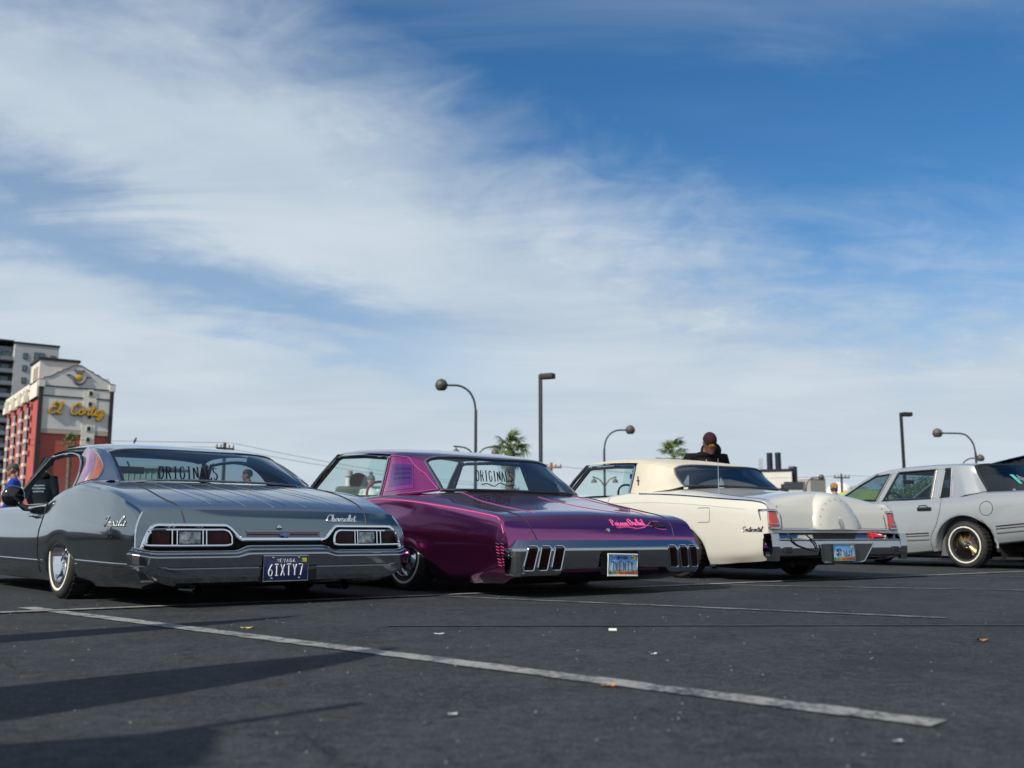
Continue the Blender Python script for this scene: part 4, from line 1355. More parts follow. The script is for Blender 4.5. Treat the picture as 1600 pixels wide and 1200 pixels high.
A.house(dict(tb=(.68, .845, 1.10, .675),
    edge=[(1.55, 1.045), (1.75, 1.085), (2.1, 1.115), (2.5, 1.128), (2.8, 1.115), (2.95, 1.09)],
    centre=[(1.3, 1.055), (1.5, 1.088), (1.9, 1.15), (2.3, 1.180), (2.7, 1.182), (3.05, 1.155)],
    bow=(.16, -.12), rail=(1.6, 2.02), roof_mat=paintA_top, sail_mat=paintA_top, sail_bulge=.035,
    sail_front=[(1.79, .70), (1.785, .80), (1.80, .88), (1.85, .95), (1.93, 1.01), (2.04, 1.05)],
    sail_rear=[(1.06, .72, .80), (1.22, .70, .89), (1.40, .675, .975), (1.55, .66, 1.035)],
    sail_base=[(1.06, .72, .79), (1.2, .83, .79), (1.5, .86, .76), (1.79, .845, .70)],
    back_base=[(1.06, .72, .805), (.98, .5, .823), (.95, .2, .828), (.945, 0, .828), (.95, -.2, .828), (.98, -.5, .823), (1.06, -.72, .805)],
    cowl=[(3.40, .80, .70), (3.52, .5, .735), (3.58, 0, .745), (3.52, -.5, .735), (3.40, -.80, .70)],
    trim_r=.009, back_glass=glass_tint))
wA = [(3.36, .68), (3.32, .74), (2.86, 1.055), (2.75, 1.078), (2.5, 1.085), (2.25, 1.075), (2.06, 1.045), (1.94, 1.0), (1.86, .94), (1.81, .87), (1.80, .79), (1.80, .68)]
for sg in (1, -1):
    # the side windows are wound down: only the bright frame stays
    A.part('window_trim', MB().tube([(x, sg * (A.tum(z) + .012), z) for x, z in cr(wA[:], 4)], .009, 6), chrome)
    A.part('window_gasket', MB().tube([(x, sg * (A.tum(z) - .008), z - .012) for x, z in cr(wA[:], 4)], .012, 5), black_matte)
A.interior(1.15, 3.45, .70, .80)
A.mirror_inside(2.95, 1.01)
A.well(1.47, .36, .40)
A.well(4.47, .38, .42)
for sg in (1, -1):
    A.wheel(1.47, sg * .885, sg)
    A.wheel(4.47, sg * .885, sg, detail=False)
A.part('underbody', MB().box((2.7, 0, .16), (4.9, 1.25, .08)), under)
# pillar graphics: plum teardrop edged in orange metal flake
for sg in (1, -1):
    def wid(v): return .66 * (1 - v ** 3.2) ** .6 * (1 - .25 * (1 - v) ** 3)
    vs = np.linspace(.09, .93, 20)
    G1 = [[A.sail_pt(1 - .05 - (wid(v) - .02) * t, v, sg, .004) for t in np.linspace(0, 1, 10)] for v in vs]
    G2 = [[A.sail_pt(1 - .04 - wid(v) - .21 * t * (1 - .3 * v), v, sg, .004) for t in np.linspace(0, 1, 6)] for v in vs]
    A.part('painted_panel', MB().grid(G1), plum_pearl, label='plum painted teardrop beside the side window')
    A.part('painted_border', MB().grid(G2), orange_flake)
    A.part('pinstripe', MB().tube([A.sail_pt(1 - .045 - wid(v), v, sg, .005) for v in vs], .004, 4), stripeA)
    A.part('pinstripe', MB().tube([A.sail_pt(1 - .05 - wid(v) - .21 * (1 - .3 * v), v, sg, .005) for v in vs], .004, 4), stripeA)
    # chrome strip where pillar meets body
    A.part('pillar_strip', MB().tube([tuple(Vector(A.sail_pt(u, .02, sg, .008))) for u in np.linspace(0, 1, 12)], .009, 5), chrome)
# boot lid graphics and seams
mb = MB()
for y0, y1, a, b in ((.58, .44, .9, .16), (.42, .22, .9, .13), (.25, .02, .92, .12), (.08, -.22, .92, .13), (-.12, -.42, .92, .2), (-.36, -.56, .9, .26)):
    A.ribbon([(a, y0), ((a + b) / 2, (y0 + y1) / 2 + .02), (b, y1)], [.035, .05, .03, .012], lambda x, y: A.top(x, y, .0015), mb)
A.part('painted_stripe', mb, stripeA)
mb = MB()
for y0, y1, a, b in ((.50, .36, .9, .2), (.17, -.08, .92, .16), (-.24, -.49, .9, .2)):
    A.ribbon([(a, y0), ((a + b) / 2, (y0 + y1) / 2 + .02), (b, y1)], [.11, .09, .05, .015], lambda x, y: A.top(x, y, .001), mb)
A.part('painted_stripe', mb, stripeA2)
for sg in (1, -1):
    seam = [A.top(x, sg * y, .001) for x, y in cr([(.96, .70), (.6, .715), (.3, .70), (.16, .665)], 10)] + [A.rear(sg * y, z, .001) for y, z in ((.66, .585), (.655, .55), (.65, .51))]
    A.part('boot_seam', MB().tube(seam, .0045, 5), black_matte)
    # bright tube paints the body's edge highlight down the tail edge
    tl = [A.tail_edge(z, sg, .002) for z in (.575, .53, .48, .43, .38, .35)]
    A.part('fender_edge_trim_glint', MB().tube(tl, .0055, 5), trim_chrome)
A.side_line('sill_moulding', [(1.09, .272), (.05, .258)], .008, chrome)
A.side_line('sill_moulding', [(1.09, .248), (.05, .234)], .006, chrome)
A.side_line('sill_moulding', [(1.85, .255), (4.08, .268)], .008, chrome)
A.side_line('sill_moulding', [(1.85, .232), (4.08, .245)], .006, chrome)
A.side_line('door_seam', [(1.98, .17), (1.96, .4), (1.93, .58), (1.97, .68)], .0035, black_matte)
A.side_line('door_seam', [(3.42, .17), (3.42, .4), (3.40, .64)], .0035, black_matte)
door_handle(A, 2.18, .585, chrome)
mb = lettering(MB(), 'Impala', SCRIPT, (.50, 0, .49), (-1, 0, 0), (0, 0, 1), .30, .062, .0038, gap=.02, slant=.12, fn=lambda q: A.side(q.x, q.z, 1, .004))
lettering(mb, 'Impala', SCRIPT, (.20, 0, .49), (1, 0, 0), (0, 0, 1), .30, .062, .0038, gap=.02, slant=.12, fn=lambda q: A.side(q.x, q.z, -1, .004))
A.part('script_badge', mb, badge_chrome)
# round door mirrors
for sg in (1, -1):
    b = Vector(A.side(2.62, .645, sg, 0)) + Vector((0, -sg * .02, 0))
    mb = MB().tube([b, b + Vector((.01, sg * .05, .03)), b + Vector((.0, sg * .09, .07))], [.03, .016, .014], 7)
    mb.lathe([(.001, -.034), (.025, -.033), (.048, -.028), (.066, -.018), (.078, -.004), (.084, .012), (.085, .03), (.078, .036), (.001, .036)], axis='x', n=36, c=(b.x - .005, b.y + sg * .10, b.z + .10))
    A.part('door_mirror', mb, black_gloss)

# --- tail
def podtop(y):
    a = abs(y)
    z = .497
    if a > .82: z = .497 - .15 * max(0, (a - .82) / .10) ** 2.4
    if a < .40:
        t = min(1, max(0, (.40 - a) / .115)); t = t * t * (3 - 2 * t)
        z = .497 - .085 * t
    return z
ys = np.linspace(.918, -.918, 95)
mb = MB().grid([[A.rearx(y, z, .006) for z in np.linspace(.30, podtop(y), 7)] for y in ys])
A.part('tail_recess', mb, black_flat)
ol = [(y, podtop(y)) for y in ys]
ol = [(.919, .340)] + ol + [(-.919, .340)]
A.part('tail_surround', MB().tube([A.rearx(y, z, .010) for y, z in ol], .0135, 7, flat=.8), trim_chrome)
for sg in (1, -1):
    bz = [(.848 * sg, .468), (.50 * sg, .470), (.405 * sg, .468), (.372 * sg, .44), (.366 * sg, .405), (.378 * sg, .377), (.50 * sg, .373), (.872 * sg, .375), (.893 * sg, .388), (.888 * sg, .42), (.872 * sg, .452)]
    p3 = [A.rearx(y, z, .023) for y, z in cr(bz, 4, True)]
    tlm = MB().tube(p3, .0075, 6, closed=True)
    tl = A.part('tail_light', tlm, trim_chrome)
    def pane(y0, y1, m, nm, z0=.382, z1=.462):
        gm = MB().grid([[A.rearx(sg * (y0 + (y1 - y0) * a), z0 + (z1 - z0) * b, .017 + .004 * (1 - (2 * a - 1) ** 2)) for b in np.linspace(0, 1, 4)] for a in np.linspace(0, 1, 7)])
        A.part(nm, gm, m, tl)
    pane(.862, .755, red_lens, 'red_lens'); pane(.695, .565, clear_lens, 'clear_lens', .386, .458); pane(.52, .378, red_lens, 'red_lens')
    for y in (.742, .712, .552, .530):
        A.part('lens_divider', MB().tube([A.rearx(sg * y, .379, .023), A.rearx(sg * y, .466, .023)], .0055, 5), trim_chrome, tl)
# centre trim with bow-tie emblem
mb = MB().grid([[A.rear(y, z, .005) for z in (.424, .440, .457)] for y in np.linspace(.255, -.255, 14)])
A.part('centre_trim', mb, mat('smoky_pink_trim', (.16, .10, .13), .3, .6, coat=.6))
A.part('centre_trim_frame', MB().tube([A.rear(y, z, .007) for y, z in ((.26, .460), (0, .460), (-.26, .460), (-.26, .422), (0, .422), (.26, .422))], .005, 6, closed=True), chrome)
A.part('centre_trim_bar', MB().tube([A.rear(y, .441, .009) for y in np.linspace(.25, -.25, 9)], .004, 5), chrome)
bow = [(-.03, -.007), (-.030, .007), (-.011, .007), (-.009, .014), (.011, .014), (.013, .007), (.030, .007), (.030, -.007), (.011, -.007), (.009, -.014), (-.011, -.014), (-.013, -.007)]
bx = A.rear(0, .441, 0)[0]
A.part('emblem', MB().prism(bow, .012, .022, fn=lambda u, v, h: (bx - h, u, .441 + v)), mat('emblem_blue', (.12, .22, .5), .2, .6, coat=1))
A.part('boot_lock', MB().lathe([(.019, 0), (.019, .008), (.012, .012), (.001, .012)], axis='x', n=16).xf(lambda p: Vector((A.rear(.03, .485, 0)[0] - p.x, .03 + p.y, .485 + p.z))), chrome)
A.part('script_badge', lettering(MB(), 'Chevrolet', SCRIPT, (0, -.335, .527), (0, -1, 0), (0, 0, 1), .235, .045, .0042, gap=-.03, slant=.25, fn=lambda q: A.rear(q.y, q.z, .004)), badge_chrome)
def ztA(y, z):
    a = abs(y)
    t = min(1, max(0, (.36 - a) / .10)); t = t * t * (3 - 2 * t)
    if z > .24:
        return z + t * .030 * (z - .24) / .1 + .030 * max(0, (a - .84) / .11) ** 2
    return z + .115 * max(0, (a - .70) / .25) ** 2 * (1 - (z - .13) / .13)
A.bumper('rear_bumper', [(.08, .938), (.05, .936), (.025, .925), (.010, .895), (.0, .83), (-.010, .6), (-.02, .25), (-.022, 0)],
    [(-.06, .130), (-.005, .132), (.030, .150), (.043, .180), (.048, .232), (.042, .238), (.047, .246), (.052, .300), (.050, .305), (.034, .312), (.030, .3135), (.036, .317), (.036, .321), (.022, .331), (.018, .333), (.022, .336), (.018, .342), (-.06, .346)], bumper_chrome_shaded, ztA)
top_ridge = [(A.on_bumper(y, ztA(y, .3195), -.002)[0], y, ztA(y, .3195)) for y in np.linspace(.925, -.925, 90)]
A.part('bumper_glint_strip', MB().tube(top_ridge, .0055, 6), trim_chrome)  # bright tube along the bumper ridge paints in the sky's glint
top_ridge = [(A.on_bumper(y, ztA(y, .337), -.002)[0], y, ztA(y, .337)) for y in np.linspace(.925, -.925, 90)]
A.part('bumper_glint_strip', MB().tube(top_ridge, .0045, 6), trim_chrome)
for sg in (1, -1):
    A.part('bumper_seam', MB().tube([(-.045, sg * .63, z) for z in np.linspace(.17, .31, 8)], .003, 4), black_matte)
mb = MB().prism([(.20, -.085), (.20, .072), (-.20, .072), (-.20, -.085)], 0, .006, fn=lambda u, v, h: (-.062 - h, u, .233 + v))
A.part('plate_recess_shade', mb, black_gloss)  # flat black panel on the bumper paints the shade of a recess
navy = mat('plate_navy', (.012, .022, .10), .35, 0, coat=.3)
pw = mat('plate_white', (.72, .74, .76), .4)
pl = A.plate(.03, .228, -.082, navy, .312, .158, frame=(chrome_soft, .0045))
lm = MB()
for i, ch in enumerate('6IXTY7'):
    lettering(lm, ch, CAPS, (-.0055, .124 - i * .0425, -.045), (0, -1, 0), (0, 0, 1), .030, .070, .0042, smooth=False)
for i, ch in enumerate('NEVADA'):
    lettering(lm, ch, CAPS, (-.0052, .066 - i * .0225, .038), (0, -1, 0), (0, 0, 1), .0155, .021, .0018, smooth=False)
A.part('plate_lettering', lm, pw, pl)
A.part('registration_sticker', MB().box((-.0045, -.128, .052), (.003, .034, .026)), mat('sticker_yellow', (.75, .62, .03), .5), pl)
for y, z in ((.10, -.063), (-.093, -.063), (.092, .066), (-.09, .066)):
    A.part('bolt', MB().lathe([(.009, 0), (.009, .004), (.005, .007), (.001, .007)], axis='x', n=10).xf(lambda p: Vector((-.003 - p.x, y + p.y, z + p.z))), chrome, pl)
for y in (.57, -.47):
    mb = MB().lathe([(.030, 0), (.030, .22), (.026, .22), (.026, .0)], axis='x', n=18, c=(.02, y, .105))
    A.part('exhaust_pipe', mb, chrome)
    A.part('exhaust_bracket', MB().box((.01, y, .148), (.03, .035, .006)), chrome)
# window decal in the rear glass
decal = mat('window_decal', (.003, .003, .004), .7, spec=.1)
def onglass(cb, u, v, off=.004):
    G = cb.BG; nu, nv = len(G) - 1, len(G[0]) - 1
    fu, fv = min(max(u, 0), .999) * nu, min(max(v, 0), .999) * nv
    i, j = int(fu), int(fv); a, b = fu - i, fv - j
    g = np.array
    q = (1 - a) * (1 - b) * g(G[i][j]) + a * (1 - b) * g(G[i + 1][j]) + (1 - a) * b * g(G[i][j + 1]) + a * b * g(G[i + 1][j + 1])
    return (q[0] - off, q[1], q[2] + off)
mb = MB(); st, wd = strokes('ORIGINALS', CAPS, .28, smooth=False)
for p in st:
    pp = resample([(a, b) for a, b in p], max(6, 3 * len(p)))
    mb.tube([onglass(A, .17 + .29 * a / wd + .022 * b, .03 + .30 * b, .001) for a, b in pp], .0055, 4, flat=.3)
A.part('window_decal', mb, decal)
# ================================================================== car B: purple coupe
paintB = mat('candy_purple', (0.31, 0.05, 0.205), 0.14, 0.95, coat=1.0, coat_rough=0.015)
paintB_top = mat('candy_violet', (0.35, 0.075, 0.185), 0.18, 0.92, coat=1.0, coat_rough=0.02, flake=.04)
magenta = mat('candy_magenta', (0.30, 0.028, 0.175), 0.25, 0.7, coat=1.0, flake=.06)
violet_panel = mat('violet_panel', (0.11, 0.02, 0.17), 0.28, 0.6, coat=1.0, flake=.12)
pink_line = mat('pink_pinstripe', (0.72, 0.09, 0.30), 0.35, 0.0, coat=.8)
pink_soft = mat('soft_pink_line', (0.40, 0.09, 0.25), 0.35, 0.3, coat=.8)

B = CarB('purple_coupe', 'candy purple 1970 coupe with slotted chrome bumper and blue 7VENTY plate, second from the left', .765, 7.61, 52)
k4 = [(0, .965, .535), (.03, .968, .556), (.12, .97, .588), (.4, .972, .628), (.8, .972, .674), (1.35, .972, .735), (1.75, .965, .762), (2.25, .96, .752), (2.6, .958, .757), (3.4, .955, .80), (4.6, .95, .80), (5.3, .90, .76), (5.45, .86, .70)]
B.body(dict(L=5.45, jsh=4, jcab=5, hole=(1.30, 3.42), relax=3, bow=.02,
    arches=[(1.42, .36, .345), (4.44, .38, .46)],
    mats=[paintB, paintB_top],
    cols=[
        dict(k=[(0, .82, .085), (1, .88, .09), (5.45, .84, .16)], xr=.30),
        dict(k=[(0, .92, .15), (.4, .945, .15), (1.5, .95, .145), (4.5, .945, .20), (5.45, .87, .24)], xr=.05),
        dict(k=[(0, .960, .29), (.4, .978, .30), (1.5, .983, .30), (4.5, .975, .34), (5.45, .88, .36)], xr=.05),
        dict(k=[(0, .972, .40), (.4, .994, .425), (1.3, 1.0, .475), (2.2, .994, .485), (3.4, .99, .52), (5.45, .89, .54)], xr=.045, pin=.3),
        dict(k=k4, xr=.115, pin=.55),
        dict(k=[(0, .80, .540), (.03, .80, .562), (.12, .81, .588), (.4, .82, .632), (.8, .83, .70), (1.2, .845, .772), (1.75, .86, .785), (2.3, .86, .775), (3.4, .86, .82), (5.45, .74, .74)], xr=.125),
        dict(k=[(0, .44, .556), (.03, .44, .580), (.12, .44, .606), (.4, .45, .648), (.8, .46, .715), (1.2, .47, .79), (3.4, .46, .835), (4.4, .44, .86), (5.45, .4, .77)], xr=.135, pin=.2),
        dict(k=[(0, 0, .562), (.03, 0, .588), (.12, 0, .615), (.4, 0, .657), (.8, 0, .725), (1.2, 0, .80), (3.4, 0, .85), (4.4, 0, .875), (5.45, 0, .78)], xr=.14),
    ]))
B.house(dict(tb=(.76, .865, 1.24, .70),
    edge=[(1.58, 1.055), (1.75, 1.105), (2.1, 1.150), (2.5, 1.185), (2.85, 1.205), (3.02, 1.205)],
    centre=[(1.4, 1.07), (1.6, 1.135), (1.9, 1.19), (2.4, 1.238), (2.8, 1.258), (3.15, 1.25)],
    bow=(.10, -.10), ru=3.2, rp=.55, rail=(1.62, 2.02), lining=mat('pale_headliner', (.42, .44, .46), .8), roof_mat=paintB, sail_mat=magenta, sail_bulge=.02,
    sail_front=[(1.98, .74), (1.985, .85), (2.01, 1.0), (2.03, 1.10), (2.04, 1.135)],
    sail_rear=[(1.24, .735, .80), (1.34, .715, .88), (1.47, .69, .97), (1.59, .675, 1.05)],
    sail_base=[(1.24, .735, .785), (1.35, .86, .765), (1.6, .885, .76), (1.98, .87, .74)],
    back_base=[(1.24, .735, .795), (1.20, .5, .80), (1.185, 0, .803), (1.20, -.5, .80), (1.24, -.735, .795)],
    cowl=[(3.46, .82, .83), (3.58, .5, .86), (3.64, 0, .87), (3.58, -.5, .86), (3.46, -.82, .83)],
    trim_r=.014, apillar_trim=gold, back_glass=glass_mat('hazy_rear_glass', (.80, .90, .90), 2.0)))
for sg in (1, -1):
    wB = [(3.40, .80), (3.36, .86), (3.02, 1.17), (2.94, 1.185), (2.5, 1.165), (2.08, 1.125), (2.045, 1.11), (2.0, .86), (1.995, .77)]
    B.part('window_trim', MB().tube([(x, sg * (B.tum(z) + .012), z) for x, z in wB], .008, 6), chrome)
    B.part('window_gasket', MB().tube([(x, sg * (B.tum(z) - .008), z - .014) for x, z in wB], .014, 5), black_matte)
    B.side_glass('side_window', [(2.46, .775), (2.40, 1.15), (2.08, 1.118), (2.03, 1.09), (2.0, .775)], sg, glass, None, inset=-.02)
B.interior(1.30, 3.5, .80, .82, wheel_m=mat('maroon_rim', (.16, .012, .02), .3, coat=.5), back_top=.74)
B.mirror_inside(3.0, 1.10)
B.well(1.42, .38, .38); B.well(4.44, .40, .48)
for sg in (1, -1):
    B.wheel(1.42, sg * .885, sg)
    B.wheel(4.44, sg * .885, sg, detail=False)
B.part('underbody', MB().box((2.7, 0, .15), (4.9, 1.25, .08)), under)
# pillar paint: frame within frame and three louvre stripes
for sg in (1, -1):
    def region(u0, u1, v0, v1, off, shear=0):
        return [[B.sail_pt(u0 + (u1 - u0) * a + (v - .5) * shear, v, sg, off) for a in np.linspace(0, 1, 8)] for v in np.linspace(v0, v1, 8)]
    soft = mat('orchid_panel', (.27, .025, .20), .28, .6, coat=1, flake=.1)
    B.part('painted_panel', MB().grid(region(.30, .90, .14, .84, .003)), soft)
    B.part('painted_panel', MB().grid(region(.33, .84, .24, .78, .0045)), violet_panel)
    mb = MB()
    for v in (.40, .52, .64):
        mb.grid(region(.36, .74, v, v + .05, .006))
    B.part('painted_stripe', mb, mat('deep_violet', (.05, .008, .09), .28, .5, coat=1))
    mb = MB()
    for o in ([(.02, .03), (.98, .03), (.98, .97), (.40, .97), (.10, .55), (.02, .03)],):
        dense = resample([(a, b) for a, b in o], 60)
        mb.tube([B.sail_pt(a, b, sg, .005) for a, b in dense], .004, 4)
    B.part('pinstripe', mb, pink_soft)
# pink coach line along the shoulder and down the tail
B.side_line('pinstripe', [(3.4, .745), (2.5, .705), (2.25, .715), (1.9, .737), (1.6, .728), (1.2, .695), (.6, .625), (.30, .585), (.18, .565)], .0048, pink_line, dens=10)
for sg in (1, -1):
    B.part('pinstripe', MB().tube([Vector(B.side(.18, .565, sg, .0015))] + [Vector(B.tail_edge(z, sg, .0)) + Vector((.022, sg * .004, 0)) for z in (.53, .50, .47, .45)], .0045, 5), pink_line)
mb = MB()
for sg in (1, -1):
    mb.tube([B.top(x, sg * y, .001) for x, y in cr([(1.15, .60), (.75, .66), (.42, .62), (.22, .58)], 10)], .0035, 4)
mb.tube([B.top(x, y, .001) for x, y in cr([(.95, -.05), (.6, -.1), (.33, -.22), (.22, -.4)], 10)], .003, 4)
B.part('pinstripe', mb, pink_soft)
for sg in (1, -1):
    seam = [B.top(x, sg * y, .001) for x, y in cr([(1.16, .80), (.7, .80), (.35, .785), (.17, .76)], 10)] + [B.rear(sg * y, z, .001) for y, z in ((.745, .535), (.735, .49), (.715, .425), (.712, .405))]
    B.part('boot_seam', MB().tube(seam, .0045, 5), black_matte)
B.part('boot_seam', MB().tube([B.top(1.17, y, .0) for y in np.linspace(-.8, .8, 20)], .004, 5), black_matte)
B.side_line('door_seam', [(2.2, .16), (2.22, .45), (2.24, .74)], .0035, black_matte)
B.side_line('door_seam', [(3.45, .2), (3.45, .5), (3.44, .78)], .0035, black_matte)
door_handle(B, 2.4, .655, chrome)
for sg in (1, -1):
    b = Vector(B.side(3.25, .76, sg, 0)) + Vector((0, -sg * .03, 0))
    mb = MB().tube([b, b + Vector((.0, sg * .05, .05)), b + Vector((.0, sg * .10, .07))], [.03, .02, .014], 7)
    mb.rbox((b.x, b.y + sg * .13, b.z + .10), (.07, .15, .105), .03)
    B.part('door_mirror', mb, black_gloss)
    # pink louvre slats in front of the bumper end
    for k in range(8):
        z = .375 - k * .0215
        for x in (.155, .105):
            B.part('side_louvre', MB().tube([B.side(x + .02, z + .006, sg, .003), B.side(x - .015, z - .003, sg, .004)], .0036, 5), mat('louvre_pink', (.42, .05, .15), .35, 0, coat=.6) if k % 4 else chrome_soft)
# --- tail
bmp_rows = [(-.08, .148), (-.012, .148), (.012, .156), (.020, .170), (.024, .20), (.030, .27), (.036, .338), (.035, .345), (.030, .351), (-.016, .394), (-.028, .402), (-.08, .402)]
def ztB(y, z):
    a = abs(y); t = min(1, max(0, (.58 - a) / .07)); t = t * t * (3 - 2 * t)
    return z + t * .042 * max(0, (.25 - z) / .1) if z < .25 else z
B.bumper('rear_bumper', [(.10, .935), (.05, .932), (.012, .92), (-.006, .895), (-.018, .8), (-.026, .4), (-.028, 0)], bmp_rows, bumper_chrome_shaded, ztB)
B.part('bumper_glint_strip', MB().tube([(B.on_bumper(y, .3485, -.002)[0], y, .3485) for y in np.linspace(.915, -.915, 90)], .0045, 6), trim_chrome)  # glint on the bumper's upper edge, painted as a brighter tube
for sg in (1, -1):
    for (yt, yb) in ((.820, .855), (.705, .735), (.580, .610)):
        hw = .044
        o = [(yt + hw, .352), (yt + hw * .8, .362), (yt - hw * .8, .362), (yt - hw, .352), (yb - hw, .20), (yb - hw * .8, .19), (yb + hw * .8, .19), (yb + hw, .20)]
        dense = resample([(a, b) for a, b in o + o[:1]], 41)[:-1]
        tl = B.part('tail_light', MB().tube([B.on_bumper(sg * y, z, .003) for y, z in dense], .0055, 5, closed=True), chrome)
        inn = [[B.on_bumper(sg * ((yt + hw * a) * b + (yb + hw * a) * (1 - b)), .19 + (.362 - .19) * b, .0035) for b in np.linspace(0, 1, 9)] for a in (-1, -.5, 0, .5, 1)]
        B.part('slot', MB().grid(inn), black_flat, tl)
        lens = [[B.on_bumper(sg * ((yt + hw * a) * b + (yb + hw * a) * (1 - b)), .19 + (.362 - .19) * b, .005) for b in np.linspace(.2, .8, 5)] for a in (-.55, 0, .55)]
        B.part('red_lens', MB().grid(lens), mat('deep_red_lens', (.016, .001, .002), .25, 0, spec=.2), tl)
mb = MB().prism([(.185, .15), (.19, .165), (.19, .305), (.175, .322), (-.185, .322), (-.20, .30), (-.205, .165), (-.20, .15)], 0, .004, fn=lambda u, v, h: (-.062 - h, u, v))
B.part('plate_recess_shade', mb, black_flat)  # recess shade painted as a flat black panel
def plate_sky(name):
    m = bpy.data.materials.new(name); m.use_nodes = True
    t = NT(m.node_tree); o = t.n('ShaderNodeOutputMaterial'); b = t.n('ShaderNodeBsdfPrincipled'); t.l(b.outputs[0], o.inputs[0])
    tcn = t.n('ShaderNodeTexCoord'); sp = t.n('ShaderNodeSeparateXYZ'); t.l(tcn.outputs['Object'], sp.inputs[0])
    z = t.math('ADD', sp.outputs[2], t.math('MULTIPLY', t.math('SUBTRACT', t.noise(tcn.outputs['Object'], 30, 3), .5), .04))
    c1 = t.mix(t.ramp(z, -.03, .05), (.55, .72, .80, 1), (.10, .33, .66, 1))
    nz = t.noise(tcn.outputs['Object'], 26, 2, col=False)
    warm = t.mix(t.ramp(nz, .4, .6), (.62, .32, .06, 1), (.55, .10, .05, 1))
    grn = t.mix(t.ramp(sp.outputs[1], .05, .11), warm, (.10, .30, .16, 1))
    c2 = t.mix(t.ramp(z, -.052, -.032), grn, c1)
    t.l(c2, b.inputs['Base Color']); b.inputs['Roughness'].default_value = .35
    return m
psky = plate_sky('plate_scene')
pl = B.plate(-.018, .218, -.076, psky, .305, .156, frame=(mat('plate_frame_white', (.70, .70, .68), .4), .007))
pl.rotation_euler = (R(1.5), 0, 0)
lm = MB()
for i, ch in enumerate('7VENTY'):
    lettering(lm, ch, CAPS, (-.005, .116 - i * .0395, -.040), (0, -1, 0), (0, 0, 1), .027, .066, .0028, smooth=False)
st_ = 'Nevada'
lettering(lm, 'NEVADA', CAPS, (-.005, .062, .044), (0, -1, 0), (0, 0, 1), .115, .020, .0026, gap=.2, smooth=False)
B.part('plate_lettering', lm, mat('plate_ink', (.01, .02, .12), .5), pl)
B.part('registration_sticker', MB().box((-.0045, -.118, .055), (.003, .034, .026)), mat('sticker_ochre', (.55, .40, .05), .5), pl)
for y in (.095, -.095):
    B.part('bolt', MB().lathe([(.008, 0), (.008, .004), (.001, .006)], axis='x', n=10).xf(lambda p: Vector((-.003 - p.x, y + p.y, .062 + p.z))), chrome, pl)
B.part('boot_lock', MB().lathe([(.017, 0), (.017, .012), (.010, .018), (.001, .018)], axis='x', n=14).xf(lambda p: Vector((B.rear(.0, .475, 0)[0] - p.x, p.y, .475 + p.z))), chrome)
mb = lettering(MB(), 'Poison', SCRIPT, (0, -.075, .508), (0, -1, 0), (0, 0, 1), .18, .048, .0042, gap=.03, fn=lambda q: B.rear(q.y, q.z, .003))
lettering(mb, 'Orchid', SCRIPT, (0, -.27, .512), (0, -1, 0), (0, 0, 1), .17, .050, .0046, gap=.03, fn=lambda q: B.rear(q.y, q.z, .003))
for cv in ([(-.11, .497), (-.18, .505), (-.28, .498), (-.34, .49), (-.42, .503), (-.48, .522), (-.54, .545), (-.62, .545)],
           [(-.30, .485), (-.40, .494), (-.46, .512), (-.52, .50), (-.58, .485), (-.66, .483)], [(-.13, .493), (-.22, .498), (-.30, .488)]):
    mb.tube([B.rear(y, z, .002) for y, z in cr(cv, 8)], .0035, 4)
B.part('painted_lettering', mb, pink_line)
B.part('script_badge', lettering(MB(), 'Classic', SCRIPT, (0, -.50, .500), (0, -1, 0), (0, 0, 1), .17, .042, .0045, gap=-.02, slant=.15, fn=lambda q: B.rear(q.y, q.z, .004)), black_gloss)
mb = MB(); st, wd = strokes('ORIGINALS', CAPS, .28, smooth=False)
for p in st:
    pp = resample([(a, b) for a, b in p], max(6, 3 * len(p)))
    mb.tube([onglass(B, .24 + .26 * a / wd + .035 * b, .22 + .32 * b, .001) for a, b in pp], .005, 4, flat=.3)
mb.tube([onglass(B, .27 + .24 * t, .14 + .045 * math.sin(t * 14) * math.sin(t * PI), .001) for t in np.linspace(0, 1, 50)], .004, 4)
B.part('window_decal', mb, decal)

